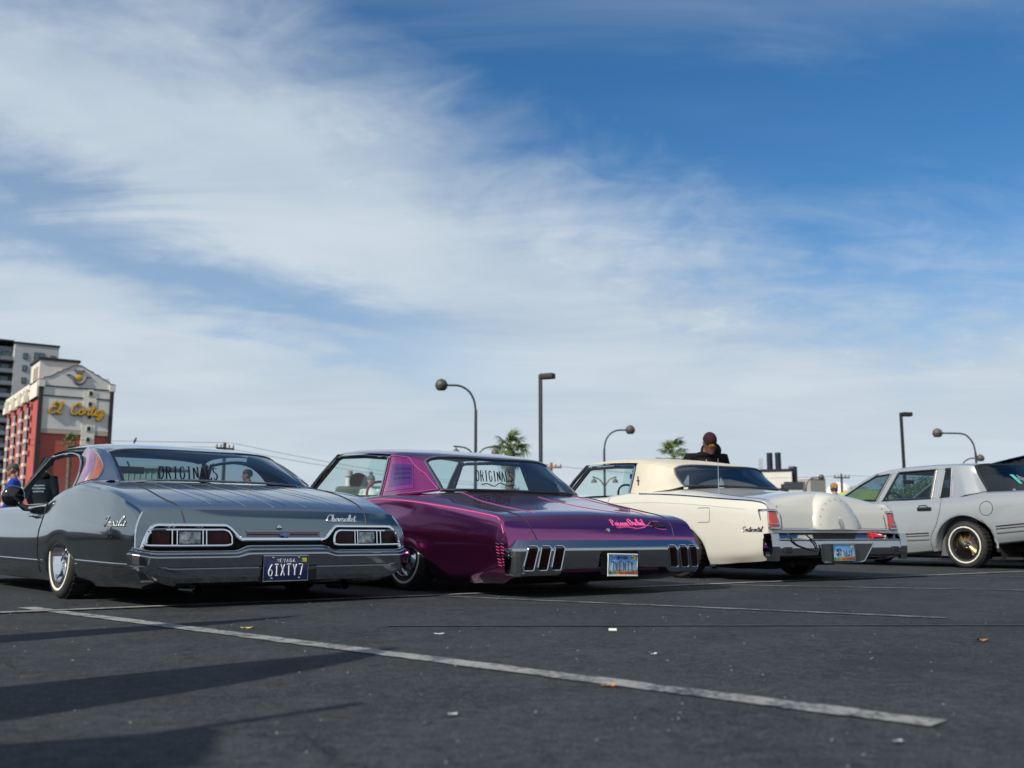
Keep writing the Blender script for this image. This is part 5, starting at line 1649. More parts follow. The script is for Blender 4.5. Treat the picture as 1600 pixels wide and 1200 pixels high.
# ================================================================== car C: cream coupe with spare-wheel hump
cream = mat('cream_paint', (0.56, 0.545, 0.485), 0.30, 0.0, coat=1.0, coat_rough=0.03)
vinyl = mat('cream_vinyl', (0.53, 0.485, 0.39), 0.55, 0.0, bump=.25, bscale=300, var=.06, vscale=3)
teal_trim = mat('teal_upholstery', (0.03, 0.12, 0.13), 0.5)
Cc = CarB('cream_coupe', 'cream luxury coupe with a vinyl roof and round spare wheel hump on its boot lid', 3.24, 9.99, 57)
k4 = [(0, .90, .742), (.025, .912, .762), (.3, .935, .785), (.6, .945, .81), (1.3, .95, .872), (1.8, .95, .905), (2.05, .95, .902), (2.6, .95, .862), (3.4, .95, .862), (4.6, .95, .87), (5.3, .93, .86), (5.4, .92, .82)]
Cc.body(dict(L=5.4, jsh=4, jcab=5, hole=(1.50, 3.40), relax=3, bow=.0,
    arches=[(1.30, .47, .56), (4.28, .46, .60)],
    mats=[cream, cream],
    cols=[
        dict(k=[(0, .90, .235), (.1, .915, .20), (.45, .93, .175), (.75, .94, .155), (1.6, .94, .15), (5.4, .93, .18)], xr=.03),
        dict(k=[(0, .965, .30), (.4, .985, .25), (1.5, .985, .23), (4.5, .985, .25), (5.4, .95, .28)], xr=.02),
        dict(k=[(0, .975, .45), (.4, 1.0, .42), (1.5, 1.0, .42), (4.5, 1.0, .44), (5.4, .96, .46)], xr=.015),
        dict(k=[(0, .955, .67), (.4, .985, .70), (1.4, .99, .77), (2.0, .988, .80), (3.4, .985, .78), (5.4, .94, .76)], xr=.05, pin=.2),
        dict(k=k4, xr=.09, pin=.6),
        dict(k=[(0, .80, .725), (.03, .80, .750), (.08, .80, .772), (.16, .805, .786), (.3, .81, .80), (.6, .82, .832), (1.35, .84, .92), (2.0, .85, .93), (2.6, .85, .89), (5.4, .80, .86)], xr=.10, pin=.2),
        dict(k=[(0, .50, .750), (.03, .50, .783), (.08, .50, .812), (.16, .50, .832), (.3, .50, .846), (.6, .5, .858), (1.35, .5, .945), (3.4, .48, .93), (5.4, .40, .90)], xr=.105),
        dict(k=[(0, .25, .775), (.03, .25, .815), (.08, .25, .848), (.16, .25, .866), (.3, .25, .876), (.6, .25, .88), (1.35, .25, .955), (3.4, .24, .94), (5.4, .2, .92)], xr=.11),
        dict(k=[(0, 0, .785), (.03, 0, .83), (.08, 0, .862), (.16, 0, .878), (.3, 0, .884), (.6, 0, .892), (1.35, 0, .958), (3.4, 0, .945), (5.4, 0, .93)], xr=.11),
    ]))
Cc.house(dict(tb=(.88, .865, 1.28, .72),
    edge=[(1.62, 1.165), (1.8, 1.215), (2.2, 1.262), (2.6, 1.285), (3.0, 1.295), (3.14, 1.29)],
    centre=[(1.35, 1.16), (1.55, 1.215), (1.9, 1.285), (2.4, 1.345), (2.8, 1.355), (3.2, 1.34)],
    bow=(.12, -.06), ru=3.0, rp=.55, rail=(1.66, 2.20), roof_mat=vinyl, sail_mat=vinyl, sail_bulge=.03,
    sail_front=[(2.17, .87), (2.17, 1.0), (2.18, 1.15), (2.19, 1.245)],
    sail_rear=[(1.42, .735, .965), (1.50, .72, 1.03), (1.58, .70, 1.10), (1.64, .68, 1.155)],
    sail_base=[(1.42, .735, .95), (1.46, .86, .915), (1.7, .90, .90), (2.17, .868, .87)],
    back_base=[(1.42, .735, .965), (1.39, .5, .972), (1.375, 0, .976), (1.39, -.5, .972), (1.42, -.735, .965)],
    cowl=[(3.46, .84, .93), (3.56, .5, .95), (3.60, 0, .955), (3.56, -.5, .95), (3.46, -.84, .93)],
    trim_r=.012, back_glass=glass_mat('blue_tinted_glass', (.20, .31, .39), 2.3), lining=mat('grey_lining', (.10, .10, .10), .8)))
wC = [(3.38, .86), (3.36, .94), (3.09, 1.25), (3.02, 1.262), (2.6, 1.258), (2.23, 1.235), (2.20, 1.21), (2.185, .90)]
for sg in (1, -1):
    Cc.part('window_trim', MB().tube([(x, sg * (Cc.tum(z) + .012), z) for x, z in wC], .010, 6), chrome)
    Cc.part('window_gasket', MB().tube([(x, sg * (Cc.tum(z) - .006), z - .02) for x, z in wC], .02, 5), black_matte)
    Cc.side_glass('side_window', [(2.36, .89), (2.42, 1.24), (2.24, 1.235), (2.21, 1.2), (2.195, .89)], sg, glass, None, inset=-.02)
    Cc.part('window_sill_trim', MB().tube([(3.3, sg * .885, .875), (2.5, sg * .885, .875)], .012, 5), chrome)
Cc.interior(1.5, 3.5, .90, .82, col=teal_trim, seat_z=.36, back_top=.86)
Cc.mirror_inside(3.05, 1.17)
Cc.well(1.30, .48, .56); Cc.well(4.28, .48, .6)
for sg in (1, -1):
    Cc.wheel(1.30, sg * .86, sg, r=.31, rim_r=.19)
    Cc.wheel(4.28, sg * .86, sg, r=.31, rim_r=.19, detail=False)
mb = MB().box((2.8, 0, .24), (4.8, 1.2, .08))
mb.tube([(1.30, .8, .31), (1.30, -.8, .31)], .05, 8)
mb.tube([(.2, .45, .16), (.9, .45, .13), (2.5, .4, .16)], .035, 7)
mb.rbox((.65, .45, .16), (.5, .22, .11), .05)
mb.tube([(.6, .62, .17), (.6, .62, .36)], .05, 8); mb.tube([(.6, -.62, .17), (.6, -.62, .36)], .05, 8)
Cc.part('underbody', mb, under)
# spare wheel hump, rounded upper edge
hp = []
for k, (rr, xx) in enumerate(((.365, .17), (.352, .10), (.338, .05), (.322, .018), (.298, .0), (.17, -.012), (.0, -.016))):
    row = []
    for a in np.linspace(-.55, PI + .55, 41):
        y, z = rr * math.cos(a), rr * 1.02 * math.sin(a)
        z0 = .505 + max(z, -.01)
        row.append((xx + .16 * (z0 - .5) - .02, y, z0))
    hp.append(row)
Cc.part('spare_wheel_hump', MB().grid(hp).grid([[r[0], r[-1]] for r in hp]), cream, smooth=60)
mb = MB()
for k in range(11):
    a = R(8) + k * R(164) / 10
    y, z = .285 * math.cos(a), .505 + .290 * math.sin(a)
    mb.tube([(-.02 + .16 * (z - .5) + .004, y, z), (-.02 + .16 * (z - .5) - .006, y, z)], .0055, 8)
Cc.part('hump_stud', mb, chrome_soft, kind='stuff')
st4 = [(.0, .055), (.012, .010), (.018, .0), (.012, -.010), (.0, -.055), (-.012, -.010), (-.018, 0), (-.012, .010)]
Cc.part('emblem', MB().prism(st4, 0, .018, fn=lambda u, v, h: (-.034 + .16 * (.565 + v - .5) - h, u, .565 + v)), chrome)
for sg in (1, -1):
    o = [(.0, .908 * sg), (.0, .80 * sg)]
    def tlx(z): return .075 * (z - .45) / .25 - .012
    lens = MB()
    rows = []
    for z in np.linspace(.512, .672, 8):
        rows.append([(tlx(z) + .085, sg * .958, z), (tlx(z) + .02, sg * .950, z), (tlx(z) - .004, sg * .925, z), (tlx(z) - .010, sg * .88, z), (tlx(z) - .002, sg * .83, z), (tlx(z) + .06, sg * .815, z)])
    tl = Cc.part('tail_light', MB().grid(rows), red_lens_bright)
    for nm, z in (('lens_bar', .545), ('lower_bezel', .508), ('upper_bezel', .676)):
        r_ = .006 if nm == 'lens_bar' else .011
        Cc.part(nm, MB().tube([(tlx(z) + .09, sg * .962, z), (tlx(z) + .015, sg * .953, z), (tlx(z) - .010, sg * .927, z), (tlx(z) - .016, sg * .88, z), (tlx(z) - .006, sg * .825, z), (tlx(z) + .06, sg * .812, z)], r_, 6), chrome, tl)
    for y, dx in ((.962, .085), (.812, .055)):
        Cc.part('side_bezel', MB().tube([(tlx(z) + dx, sg * y, z) for z in (.505, .59, .68)], .009, 6), chrome, tl)
    # painted end cap over the lamp keeps a bright lower lip, and the chrome fender edge
    ft = [Cc.side(x, z, sg, .003) for x, z in ((1.9, .893), (1.3, .860), (.6, .798), (.3, .774), (.14, .752))]
    Cc.part('fender_edge_trim_glint', MB().tube(cr(ft, 6), .007, 5), chrome_soft)
    Cc.part('fender_edge_trim_glint', MB().tube(cr([ft[-1], Cc.side(.09, .73, sg, .003), Cc.rear(.925 * sg, .70, .004), Cc.rear(.915 * sg, .683, .004)], 5), .007, 5), chrome_soft)
# deck bump: fill behind lamp, rear panel lip
Cc.part('boot_lip_trim', MB().tube([Cc.rear(y, .497, .006) for y in np.linspace(.80, -.80, 30)], .011, 6), chrome)
for sg in (1, -1):
    Cc.part('boot_seam', MB().tube([Cc.top(x, sg * .80, .0) for x in np.linspace(1.36, .15, 20)] , .004, 5), black_matte)
    Cc.part('boot_seam', MB().tube([Cc.rear(sg * y, z, .001) for y, z in ((.79, .72), (.775, .62), (.78, .51))], .004, 5), black_matte)
Cc.side_line('door_seam', [(2.42, .22), (2.44, .6), (2.42, .86)], .0035, black_matte)
fd = [(.94, .715), (.79, .715), (.775, .70), (.775, .585), (.79, .57), (.94, .57)]
Cc.part('fuel_door_seam', MB().tube([Cc.side(x, z, 1, .0) for x, z in resample([(a, b) for a, b in fd], 40)], .0035, 5), mat('seam_grey', (.16, .14, .11), .7))
Cc.side_line('body_crease', [(2.4, .80), (1.6, .79), (.9, .745), (.3, .69)], .003, mat('cream_shadow_line', (.55, .51, .42), .5))
Cc.part('script_badge', lettering(MB(), 'Continental', SCRIPT, (.33, 0, .475), (-1, 0, 0), (0, 0, 1), .24, .05, .0034, gap=-.04, slant=.2, fn=lambda q: Cc.side(q.x, q.z, 1, .004)), black_gloss)
Cc.part('pillar_emblem', MB().tube([Cc.sail_pt(.80, .30, 1, .006), Cc.sail_pt(.86, .58, 1, .006)], .007, 5).tube([Cc.sail_pt(.79, .44, 1, .006), Cc.sail_pt(.88, .46, 1, .006)], .005, 5), black_gloss)
door_handle(Cc, 2.6, .74, chrome)
a = Vector(Cc.top(.83, .80, 0))
Cc.part('aerial', MB().tube([a, a + Vector((0, 0, .02)), a + Vector((0, -.005, .36))], [.014, .006, .002], 6), chrome)
# --- bumper
rowsC = [(-.06, .225), (-.02, .225), (.02, .232), (.045, .25), (.055, .30), (.05, .355), (.045, .385), (.050, .395), (.048, .405), (.035, .412), (-.025, .465), (-.06, .468)]
Cc.bumper('rear_bumper', [(.06, .962), (.03, .960), (.012, .95), (.002, .92), (-.002, .86), (-.004, .5), (-.004, 0)], rowsC, bumper_chrome_shaded)
Cc.part('bumper_glint_strip', MB().tube([(Cc.on_bumper(y, .40, -.002)[0], y, .40) for y in np.linspace(.95, -.95, 60)], .006, 6), trim_chrome)  # brighter tube stands in for the glint on this bumper's edge
for sg in (1, -1):
    mb = MB().grid([[(x, sg * (1.012 - .03 * max(0, (.46 - z) / .25) ** 2), z) for z in (.20, .26, .33, .40, .455)] for x in (.045, .0, -.04)])
    mb.grid([[(-.04 - .015 * math.sin(PI * (z - .2) / .26), sg * y, z) for z in (.20, .26, .33, .40, .455)] for y in (1.005, .955, .90)])
    mb.grid([[(x, sg * y, .458) for x in (.045, .0, -.045)] for y in (1.012, .955, .90)])
    Cc.part('bumper_guard', mb, bumper_chrome_shaded)
rc = [(.34, .205), (.34, .345), (.30, .358), (-.40, .358), (-.44, .345), (-.29, .19), (-.24, .182), (.30, .182)]
Cc.part('plate_recess_shade', MB().prism(rc, 0, .006, fn=lambda u, v, h: (-.062 - h, u, v)), mat('recess_grey', (.06, .065, .07), .3, .3))  # flat dark grey panel, the recess shade is in its colour
Cc.part('recess_trim', MB().tube([(-.07, y, z) for y, z in ((.345, .355), (.345, .20), (.31, .178), (-.235, .178), (-.285, .19), (-.44, .36))], .009, 6), chrome)
pl = Cc.plate(.03, .272, -.085, psky, .305, .153, frame=(chrome_soft, .004))
lm = MB()
for i, ch in enumerate('16J1'):
    lettering(lm, ch, CAPS, (-.005, .03 - i * .038, -.035), (0, -1, 0), (0, 0, 1), .026, .06, .003, smooth=False)
for z in (.012, -.028):
    lettering(lm, 'NEVADA'[:3], CAPS, (-.005, .125, z), (0, -1, 0), (0, 0, 1), .07, .026, .0028, gap=.2, smooth=False)
Cc.part('plate_lettering', lm, MATS['plate_ink'], pl)
Cc.part('registration_sticker', MB().box((-.0045, -.115, .055), (.003, .034, .026)), MATS['sticker_ochre'], pl)
mb = MB().rbox((-.02, -.55, .437), (.09, .17, .034), .008, ry=R(-35))
Cc.part('reflector', mb, red_lens_bright, label='loose red marker lamp lying on the right end of the bumper')
cab = MB().tube(cr([(-.03, .77, .462), (-.055, .75, .41), (-.062, .69, .355), (-.066, .60, .325), (-.066, .48, .30), (-.066, .40, .285)], 8), .007, 6)
cab.tube(cr([(-.03, .54, .46), (-.055, .50, .42), (-.065, .43, .37), (-.068, .40, .31)], 8), .007, 6)
Cc.part('hanging_cable', cab, black_matte)
for y in (.80, -.80):
    Cc.part('bumper_socket', MB().rbox((-.055, y, .30), (.03, .10, .06), .008), black_matte)
Cc.part('exhaust_pipe', MB().lathe([(.028, 0), (.028, .3), (.024, .3), (.024, 0)], axis='x', n=14, c=(.05, .40, .175)), under)
Cc.part('exhaust_pipe', MB().lathe([(.028, 0), (.028, .3), (.024, .3), (.024, 0)], axis='x', n=14, c=(.05, -.40, .175)), under)
mb = MB()
for k in range(5):
    mb.rbox((1.44, .3 - .15 * k, .985), (.05, .05, .012), .005)
Cc.part('parcel_shelf_clip', mb, black_matte, kind='stuff')

# ================================================================== car D: silver saloon
silver = mat('silver_grey_paint', (0.345, 0.37, 0.39), 0.34, 0.35, coat=1.0, coat_rough=0.03)
silver_low = mat('silver_cladding', (0.36, 0.375, 0.39), 0.4, 0.3, coat=.6)
D = CarB('silver_saloon', 'silver grey saloon with gold wire wheels at the right edge of the row', 7.741, 13.022, 60)
k4 = [(0, .88, .965), (.03, .89, .99), (.3, .91, 1.005), (1.0, .925, 1.008), (1.5, .925, .975), (2.0, .92, .955), (2.8, .92, .945), (3.6, .92, .945), (4.8, .90, .90), (5.5, .86, .80), (5.6, .84, .74)]
D.body(dict(L=5.6, jsh=4, jcab=5, hole=(1.25, 3.72), relax=4, bow=.03,
    arches=[(1.42, .455, .715), (4.40, .44, .68)],
    mats=[silver, silver],
    cols=[
        dict(k=[(0, .84, .40), (.5, .93, .375), (.95, .94, .325), (1.9, .94, .225), (2.6, .94, .175), (5.6, .84, .20)], xr=.05),
        dict(k=[(0, .90, .48), (.5, .975, .45), (1.9, .985, .33), (2.6, .985, .30), (5.6, .86, .30)], xr=.03),
        dict(k=[(0, .92, .60), (.5, .99, .585), (1.0, 1.0, .555), (1.9, 1.0, .47), (2.6, 1.0, .455), (5.6, .88, .45)], xr=.0),
        dict(k=[(0, .92, .86), (.5, .975, .89), (1.5, .985, .87), (2.6, .982, .83), (5.6, .87, .68)], xr=.0, pin=.2),
        dict(k=k4, xr=.03, pin=.2),
        dict(k=[(0, .76, .985), (.05, .76, 1.01), (1.1, .80, 1.035), (2.0, .84, .985), (3.7, .84, .97), (5.6, .72, .78)], xr=.03),
        dict(k=[(0, .40, .995), (.05, .40, 1.02), (1.1, .42, 1.05), (3.7, .44, 1.0), (5.6, .4, .82)], xr=.02),
        dict(k=[(0, 0, 1.0), (.05, 0, 1.025), (1.1, 0, 1.055), (3.7, 0, 1.02), (5.6, 0, .83)], xr=.0),
    ]))
D.house(dict(tb=(.95, .90, 1.43, .735),
    edge=[(1.38, 1.395), (1.6, 1.418), (2.0, 1.428), (2.5, 1.425), (2.85, 1.40), (3.0, 1.375)],
    centre=[(1.2, 1.42), (1.6, 1.46), (2.1, 1.475), (2.6, 1.465), (3.1, 1.40)],
    bow=(.10, -.08), ru=3.4, rp=.6, rail=(1.42, 1.80), roof_mat=silver, sail_mat=silver, sail_bulge=.02,
    sail_front=[(1.64, .93), (1.64, 1.1), (1.66, 1.25), (1.70, 1.415)],
    sail_rear=[(1.18, .755, 1.045), (1.25, .74, 1.16), (1.33, .72, 1.29), (1.39, .705, 1.385)],
    sail_base=[(1.18, .755, 1.03), (1.21, .86, 1.01), (1.4, .91, .985), (1.64, .90, .93)],
    back_base=[(1.18, .755, 1.045), (1.10, .5, 1.055), (1.06, 0, 1.06), (1.10, -.5, 1.055), (1.18, -.755, 1.045)],
    cowl=[(3.72, .84, .985), (3.86, .5, 1.02), (3.92, 0, 1.03), (3.86, -.5, 1.02), (3.72, -.84, .985)],
    trim_r=.012, trim_mat=black_gloss, back_glass=glass_tint, apillar=silver, apillar_trim=black_matte, lining=mat('grey_lining', (.10, .10, .10), .8)))
def framed(name, o, sg, m):
    g_ = D.side_glass(name, o, sg, m, black_gloss, .014, inset=.004, dens=4)
    c_ = np.mean(np.array(o), 0)
    outer = [tuple(c_ + (np.array(p) - c_) * (1 + .022 / np.linalg.norm(np.array(p) - c_))) for p in o]
    D.part('window_frame', MB().tube([(x, sg * (D.tum(z) + .008), z) for x, z in cr(outer, 4, True)], .0055, 6, closed=True), mat('dull_trim', (.30, .31, .32), .45, .8))
def rr(o, k=.12):
    """round the corners of an outline"""
    out = []
    P = [np.array(p, float) for p in o]; n = len(P)
    for i in range(n):
        a, b, c = P[i - 1], P[i], P[(i + 1) % n]
        out += [tuple(b + (a - b) * min(.45, .05 / np.linalg.norm(a - b))), tuple(b + (a - b) * .12 * .05 / np.linalg.norm(a - b) + (c - b) * .12 * .05 / np.linalg.norm(c - b)), tuple(b + (c - b) * min(.45, .05 / np.linalg.norm(c - b)))]
    return out
wF = rr([(3.66, .985), (3.30, 1.19), (3.02, 1.325), (2.76, 1.352), (2.95, .965)])
wR = rr([(2.80, .955), (2.60, 1.362), (1.97, 1.372), (1.98, .955)])
wQ = rr([(1.83, .965), (1.815, 1.368), (1.715, 1.368), (1.665, .965)])
for sg in (1, -1):
    framed('front_side_window', wF, sg, glass_tint)
    framed('rear_side_window', wR, sg, glass_tint)
    framed('quarter_window', wQ, sg, glass_dark)
    # body-coloured door frames fill the side of the glass house between the windows
    def post(a0, a1, b0, b1, nm, dz=0.0):
        D.part(nm, MB().grid([[(a0[0] + (a1[0] - a0[0]) * t, sg * (D.tum(a0[1] + (a1[1] - a0[1]) * t) - .004), a0[1] + (a1[1] - a0[1]) * t), (b0[0] + (b1[0] - b0[0]) * t, sg * (D.tum(b0[1] + (b1[1] - b0[1]) * t) - .004), b0[1] + (b1[1] - b0[1]) * t)] for t in np.linspace(0, 1, 5)]), silver)
    post((2.96, .93), (2.73, 1.425), (2.80, .93), (2.57, 1.428), 'door_post')
    post((1.98, .93), (1.96, 1.43), (1.82, .93), (1.80, 1.43), 'door_post')
    post((1.69, .93), (1.73, 1.43), (1.60, .93), (1.60, 1.42), 'door_post')
    top_s = [(x, z) for x, z in cr([(3.72, .99), (3.32, 1.245), (3.03, 1.375), (2.76, 1.408), (2.4, 1.428), (1.95, 1.43), (1.6, 1.42)], 6)]
    low_s = [(x, z) for x, z in cr([(3.66, .985), (3.29, 1.20), (3.01, 1.335), (2.76, 1.36), (2.4, 1.372), (1.95, 1.378), (1.6, 1.375)], 6)]
    D.part('roof_rail', MB().grid([[(a[0], sg * D.tum(a[1]), a[1]), (b[0], sg * (D.tum(b[1])), b[1])] for a, b in zip(top_s, low_s)]), silver)
D.interior(1.3, 3.75, .95, .86, col=mat('grey_upholstery', (.10, .10, .11), .7), seat_z=.42, back_top=1.08)
D.mirror_inside(3.05, 1.27)
D.well(1.42, .46, .70); D.well(4.40, .45, .66)
for sg in (1, -1):
    D.wheel(1.42, sg * .905, sg, r=.315, rim_r=.195, style='gold', z=.315)
    D.wheel(4.40, sg * .905, sg, r=.315, rim_r=.195, style='gold', detail=False, z=.315)
mb = MB().box((2.9, 0, .26), (4.8, 1.3, .08)); mb.tube([(1.42, .85, .315), (1.42, -.85, .315)], .05, 8); mb.rbox((.6, .3, .36), (.7, .4, .14), .05)
D.part('underbody', mb, under)
D.side_line('door_seam', [(1.955, .23), (1.94, .42), (1.84, .60), (1.775, .82), (1.775, .95)], .004, black_matte)
D.side_line('door_seam', [(2.86, .2), (2.88, .55), (2.88, .94)], .004, black_matte)
D.side_line('door_seam', [(3.95, .22), (3.95, .55), (3.9, .92)], .004, black_matte)
for dz, r_, m_ in ((.0, .008, black_matte), (-.035, .006, black_matte), (-.075, .004, silver_low), (-.095, .005, black_matte)):
    D.side_line('side_moulding', [(1.97, .475 + dz), (2.6, .455 + dz), (3.92, .44 + dz)], r_, m_)
    D.side_line('side_moulding', [(.93, .56 + dz), (.5, .595 + dz), (.1, .615 + dz)], r_, m_)
D.side_line('sill_trim', [(1.96, .225), (2.6, .18), (3.9, .17)], .012, black_matte)
D.side_line('sill_trim', [(.93, .335), (.5, .38), (.1, .40)], .012, black_matte)
lipA = [(1.42 + .47 * math.cos(a), .25 + .475 * math.sin(a)) for a in np.linspace(.08, PI - .05, 28)]
D.side_line('arch_lip', lipA, .013, silver, dens=2)
fc = [(1.06 + .095 * math.cos(a), .80 + .095 * math.sin(a)) for a in np.linspace(0, 2 * PI, 33)]
D.part('fuel_door_seam', MB().tube([D.side(x, z, 1, .0) for x, z in fc], .0045, 5), black_matte)
for sg in (1, -1):
    b = Vector(D.side(2.03, .815, sg, 0))
    mb = MB().rbox((b.x, b.y + sg * .008, b.z), (.23, .03, .05), .012)
    mb.tube([b + Vector((-.07, sg * .02, .02)), b + Vector((-.06, sg * .035, .045)), b + Vector((.06, sg * .035, .045)), b + Vector((.08, sg * .02, .02))], .008, 6)
    D.part('door_handle', mb, black_gloss)
    D.part('tail_light', MB().rbox((.02, sg * .72, .72), (.05, .30, .24), .02), red_lens_bright)
rowsD = [(-.06, .42), (.0, .42), (.03, .45), (.045, .52), (.04, .58), (.01, .60), (-.06, .60)]
D.bumper('rear_bumper', [(.42, 1.0), (.12, 1.0), (.02, .96), (-.03, .85), (-.05, .4), (-.05, 0)], rowsD, silver)
t_ = Vector(D.top(.88, .62, 0))
D.part('washer_nozzle', MB().lathe([(.001, .03), (.018, .022), (.022, 0)], n=10, c=tuple(t_)), chrome)
teal_st = mat('teal_sticker', (.10, .46, .42), .5)
gq = MB().grid([[onglass(D, .33 + a * .05 + b * .06, .55 - .34 * b, .006) for b in np.linspace(0, 1, 4)] for a in (0, 1)])
D.part('window_sticker', gq, teal_st)
mb = MB()
for k in range(3):
    mb.tube([onglass(D, .42 + t * .2, .52 - .06 * k - .12 * math.sin(t * PI) + .02 * math.sin(t * 40), .006) for t in np.linspace(0, 1, 24)], .005, 4)
D.part('window_decal', mb, mat('silver_decal', (.35, .38, .42), .4))
# ------------------------------------------------------------------ black car beyond the silver one
E_ = CarB('black_suv', 'black tall car parked beyond the silver saloon, only its sloping roof edge in view', 10.5, 14.6, 60, None)
gl_b = mat('black_paint', (.012, .013, .016), .25, .2, coat=1)
k4 = [(0, .90, 1.02), (1, .93, 1.05), (3.2, .93, 1.06), (4.4, .90, 1.0), (4.75, .85, .92)]
E_.body(dict(L=4.8, jsh=3, jcab=4, hole=(.35, 3.9), relax=4, arches=[(.95, .42, .72), (3.85, .42, .72)], mats=[gl_b, gl_b],
    cols=[dict(k=[(0, .86, .34), (4.8, .84, .3)]), dict(k=[(0, .94, .5), (2.4, .96, .48), (4.8, .88, .48)]), dict(k=[(0, .94, .85), (2.4, .95, .85), (4.8, .87, .8)]),
          dict(k=k4), dict(k=[(0, .8, 1.05), (3.2, .82, 1.09), (4.8, .72, .95)]), dict(k=[(0, .4, 1.06), (3.2, .42, 1.12), (4.8, .4, .98)]), dict(k=[(0, 0, 1.06), (3.2, 0, 1.13), (4.8, 0, .99)])]))
E_.house(dict(tb=(1.0, .88, 1.72, .70), edge=[(.45, 1.82), (1.2, 1.87), (2.0, 1.84), (2.6, 1.77), (3.2, 1.685), (3.5, 1.62)], centre=[(.3, 1.86), (1.2, 1.93), (2.0, 1.90), (2.6, 1.83), (3.6, 1.65)],
    bow=(.08, -.08), rail=(.5, .95), roof_mat=gl_b, sail_mat=gl_b, sail_front=[(.85, 1.03), (.9, 1.4), (.95, 1.845)],
    sail_rear=[(.12, .78, 1.05), (.28, .73, 1.35), (.45, .67, 1.81)],
    back_base=[(.12, .78, 1.05), (.08, 0, 1.06), (.12, -.78, 1.05)], cowl=[(4.05, .8, 1.07), (4.2, 0, 1.12), (4.05, -.8, 1.07)], back_glass=glass_dark, front_glass=glass_dark, apillar=gl_b))
for sg in (1, -1):
    E_.side_glass('side_window', [(3.9, 1.10), (3.4, 1.58), (2.6, 1.72), (2.0, 1.79), (.97, 1.80), (.9, 1.08)], sg, glass_dark, chrome, .010)
    E_.wheel(.95, sg * .84, sg, r=.33, rim_r=.2, detail=False); E_.wheel(3.85, sg * .84, sg, r=.33, rim_r=.2, detail=False)
    E_.part('tail_light', MB().rbox((-.01, sg * .78, .8), (.06, .2, .3), .03), red_lens)
    E_.part('headlight', MB().rbox((4.8, sg * .62, .72), (.08, .3, .14), .03), clear_lens)
E_.part('underbody', MB().box((2.4, 0, .36), (4.4, 1.3, .1)), under)
E_.interior(.5, 3.3, 1.04, .82, seat_z=.5)

# a second dark car farther along the row, out of the frame but mirrored in its flank
dup(E_.root, (-12.5, 9.5, 0), math.atan2(math.sin(R(50)), -math.cos(R(50))), 'black tall car parked out of view to the left of the grey fastback')

# ------------------------------------------------------------------ people
skin_m = mat('skin', (.36, .19, .12), .5, var=.12, vscale=9)
skin_d = mat('skin_tan', (.27, .135, .085), .5, var=.12, vscale=9)
hair_m = mat('dark_hair', (.016, .013, .012), .6)
hair_grey = mat('cropped_grey_hair', (.05, .048, .047), .7, var=.3, vscale=60)
def cloth(name, c):
    return mat(name, c, .9, var=.18, vscale=7, bump=.35, bscale=22, spec=.2)


def ellipsoid(mb, c, r, rot=None, n=14, m=10):
    rows = []
    for i in range(n):
        a = 2 * PI * i / n
        row = []
        for j in range(m + 1):
            b = PI * j / m
            p = Vector((r[0] * math.sin(b) * math.cos(a), r[1] * math.sin(b) * math.sin(a), r[2] * math.cos(b)))
            if rot is not None:
                p = rot @ p
            row.append(tuple(p + Vector(c)))
        rows.append(row)
    return mb.grid(rows, closed_u=True)


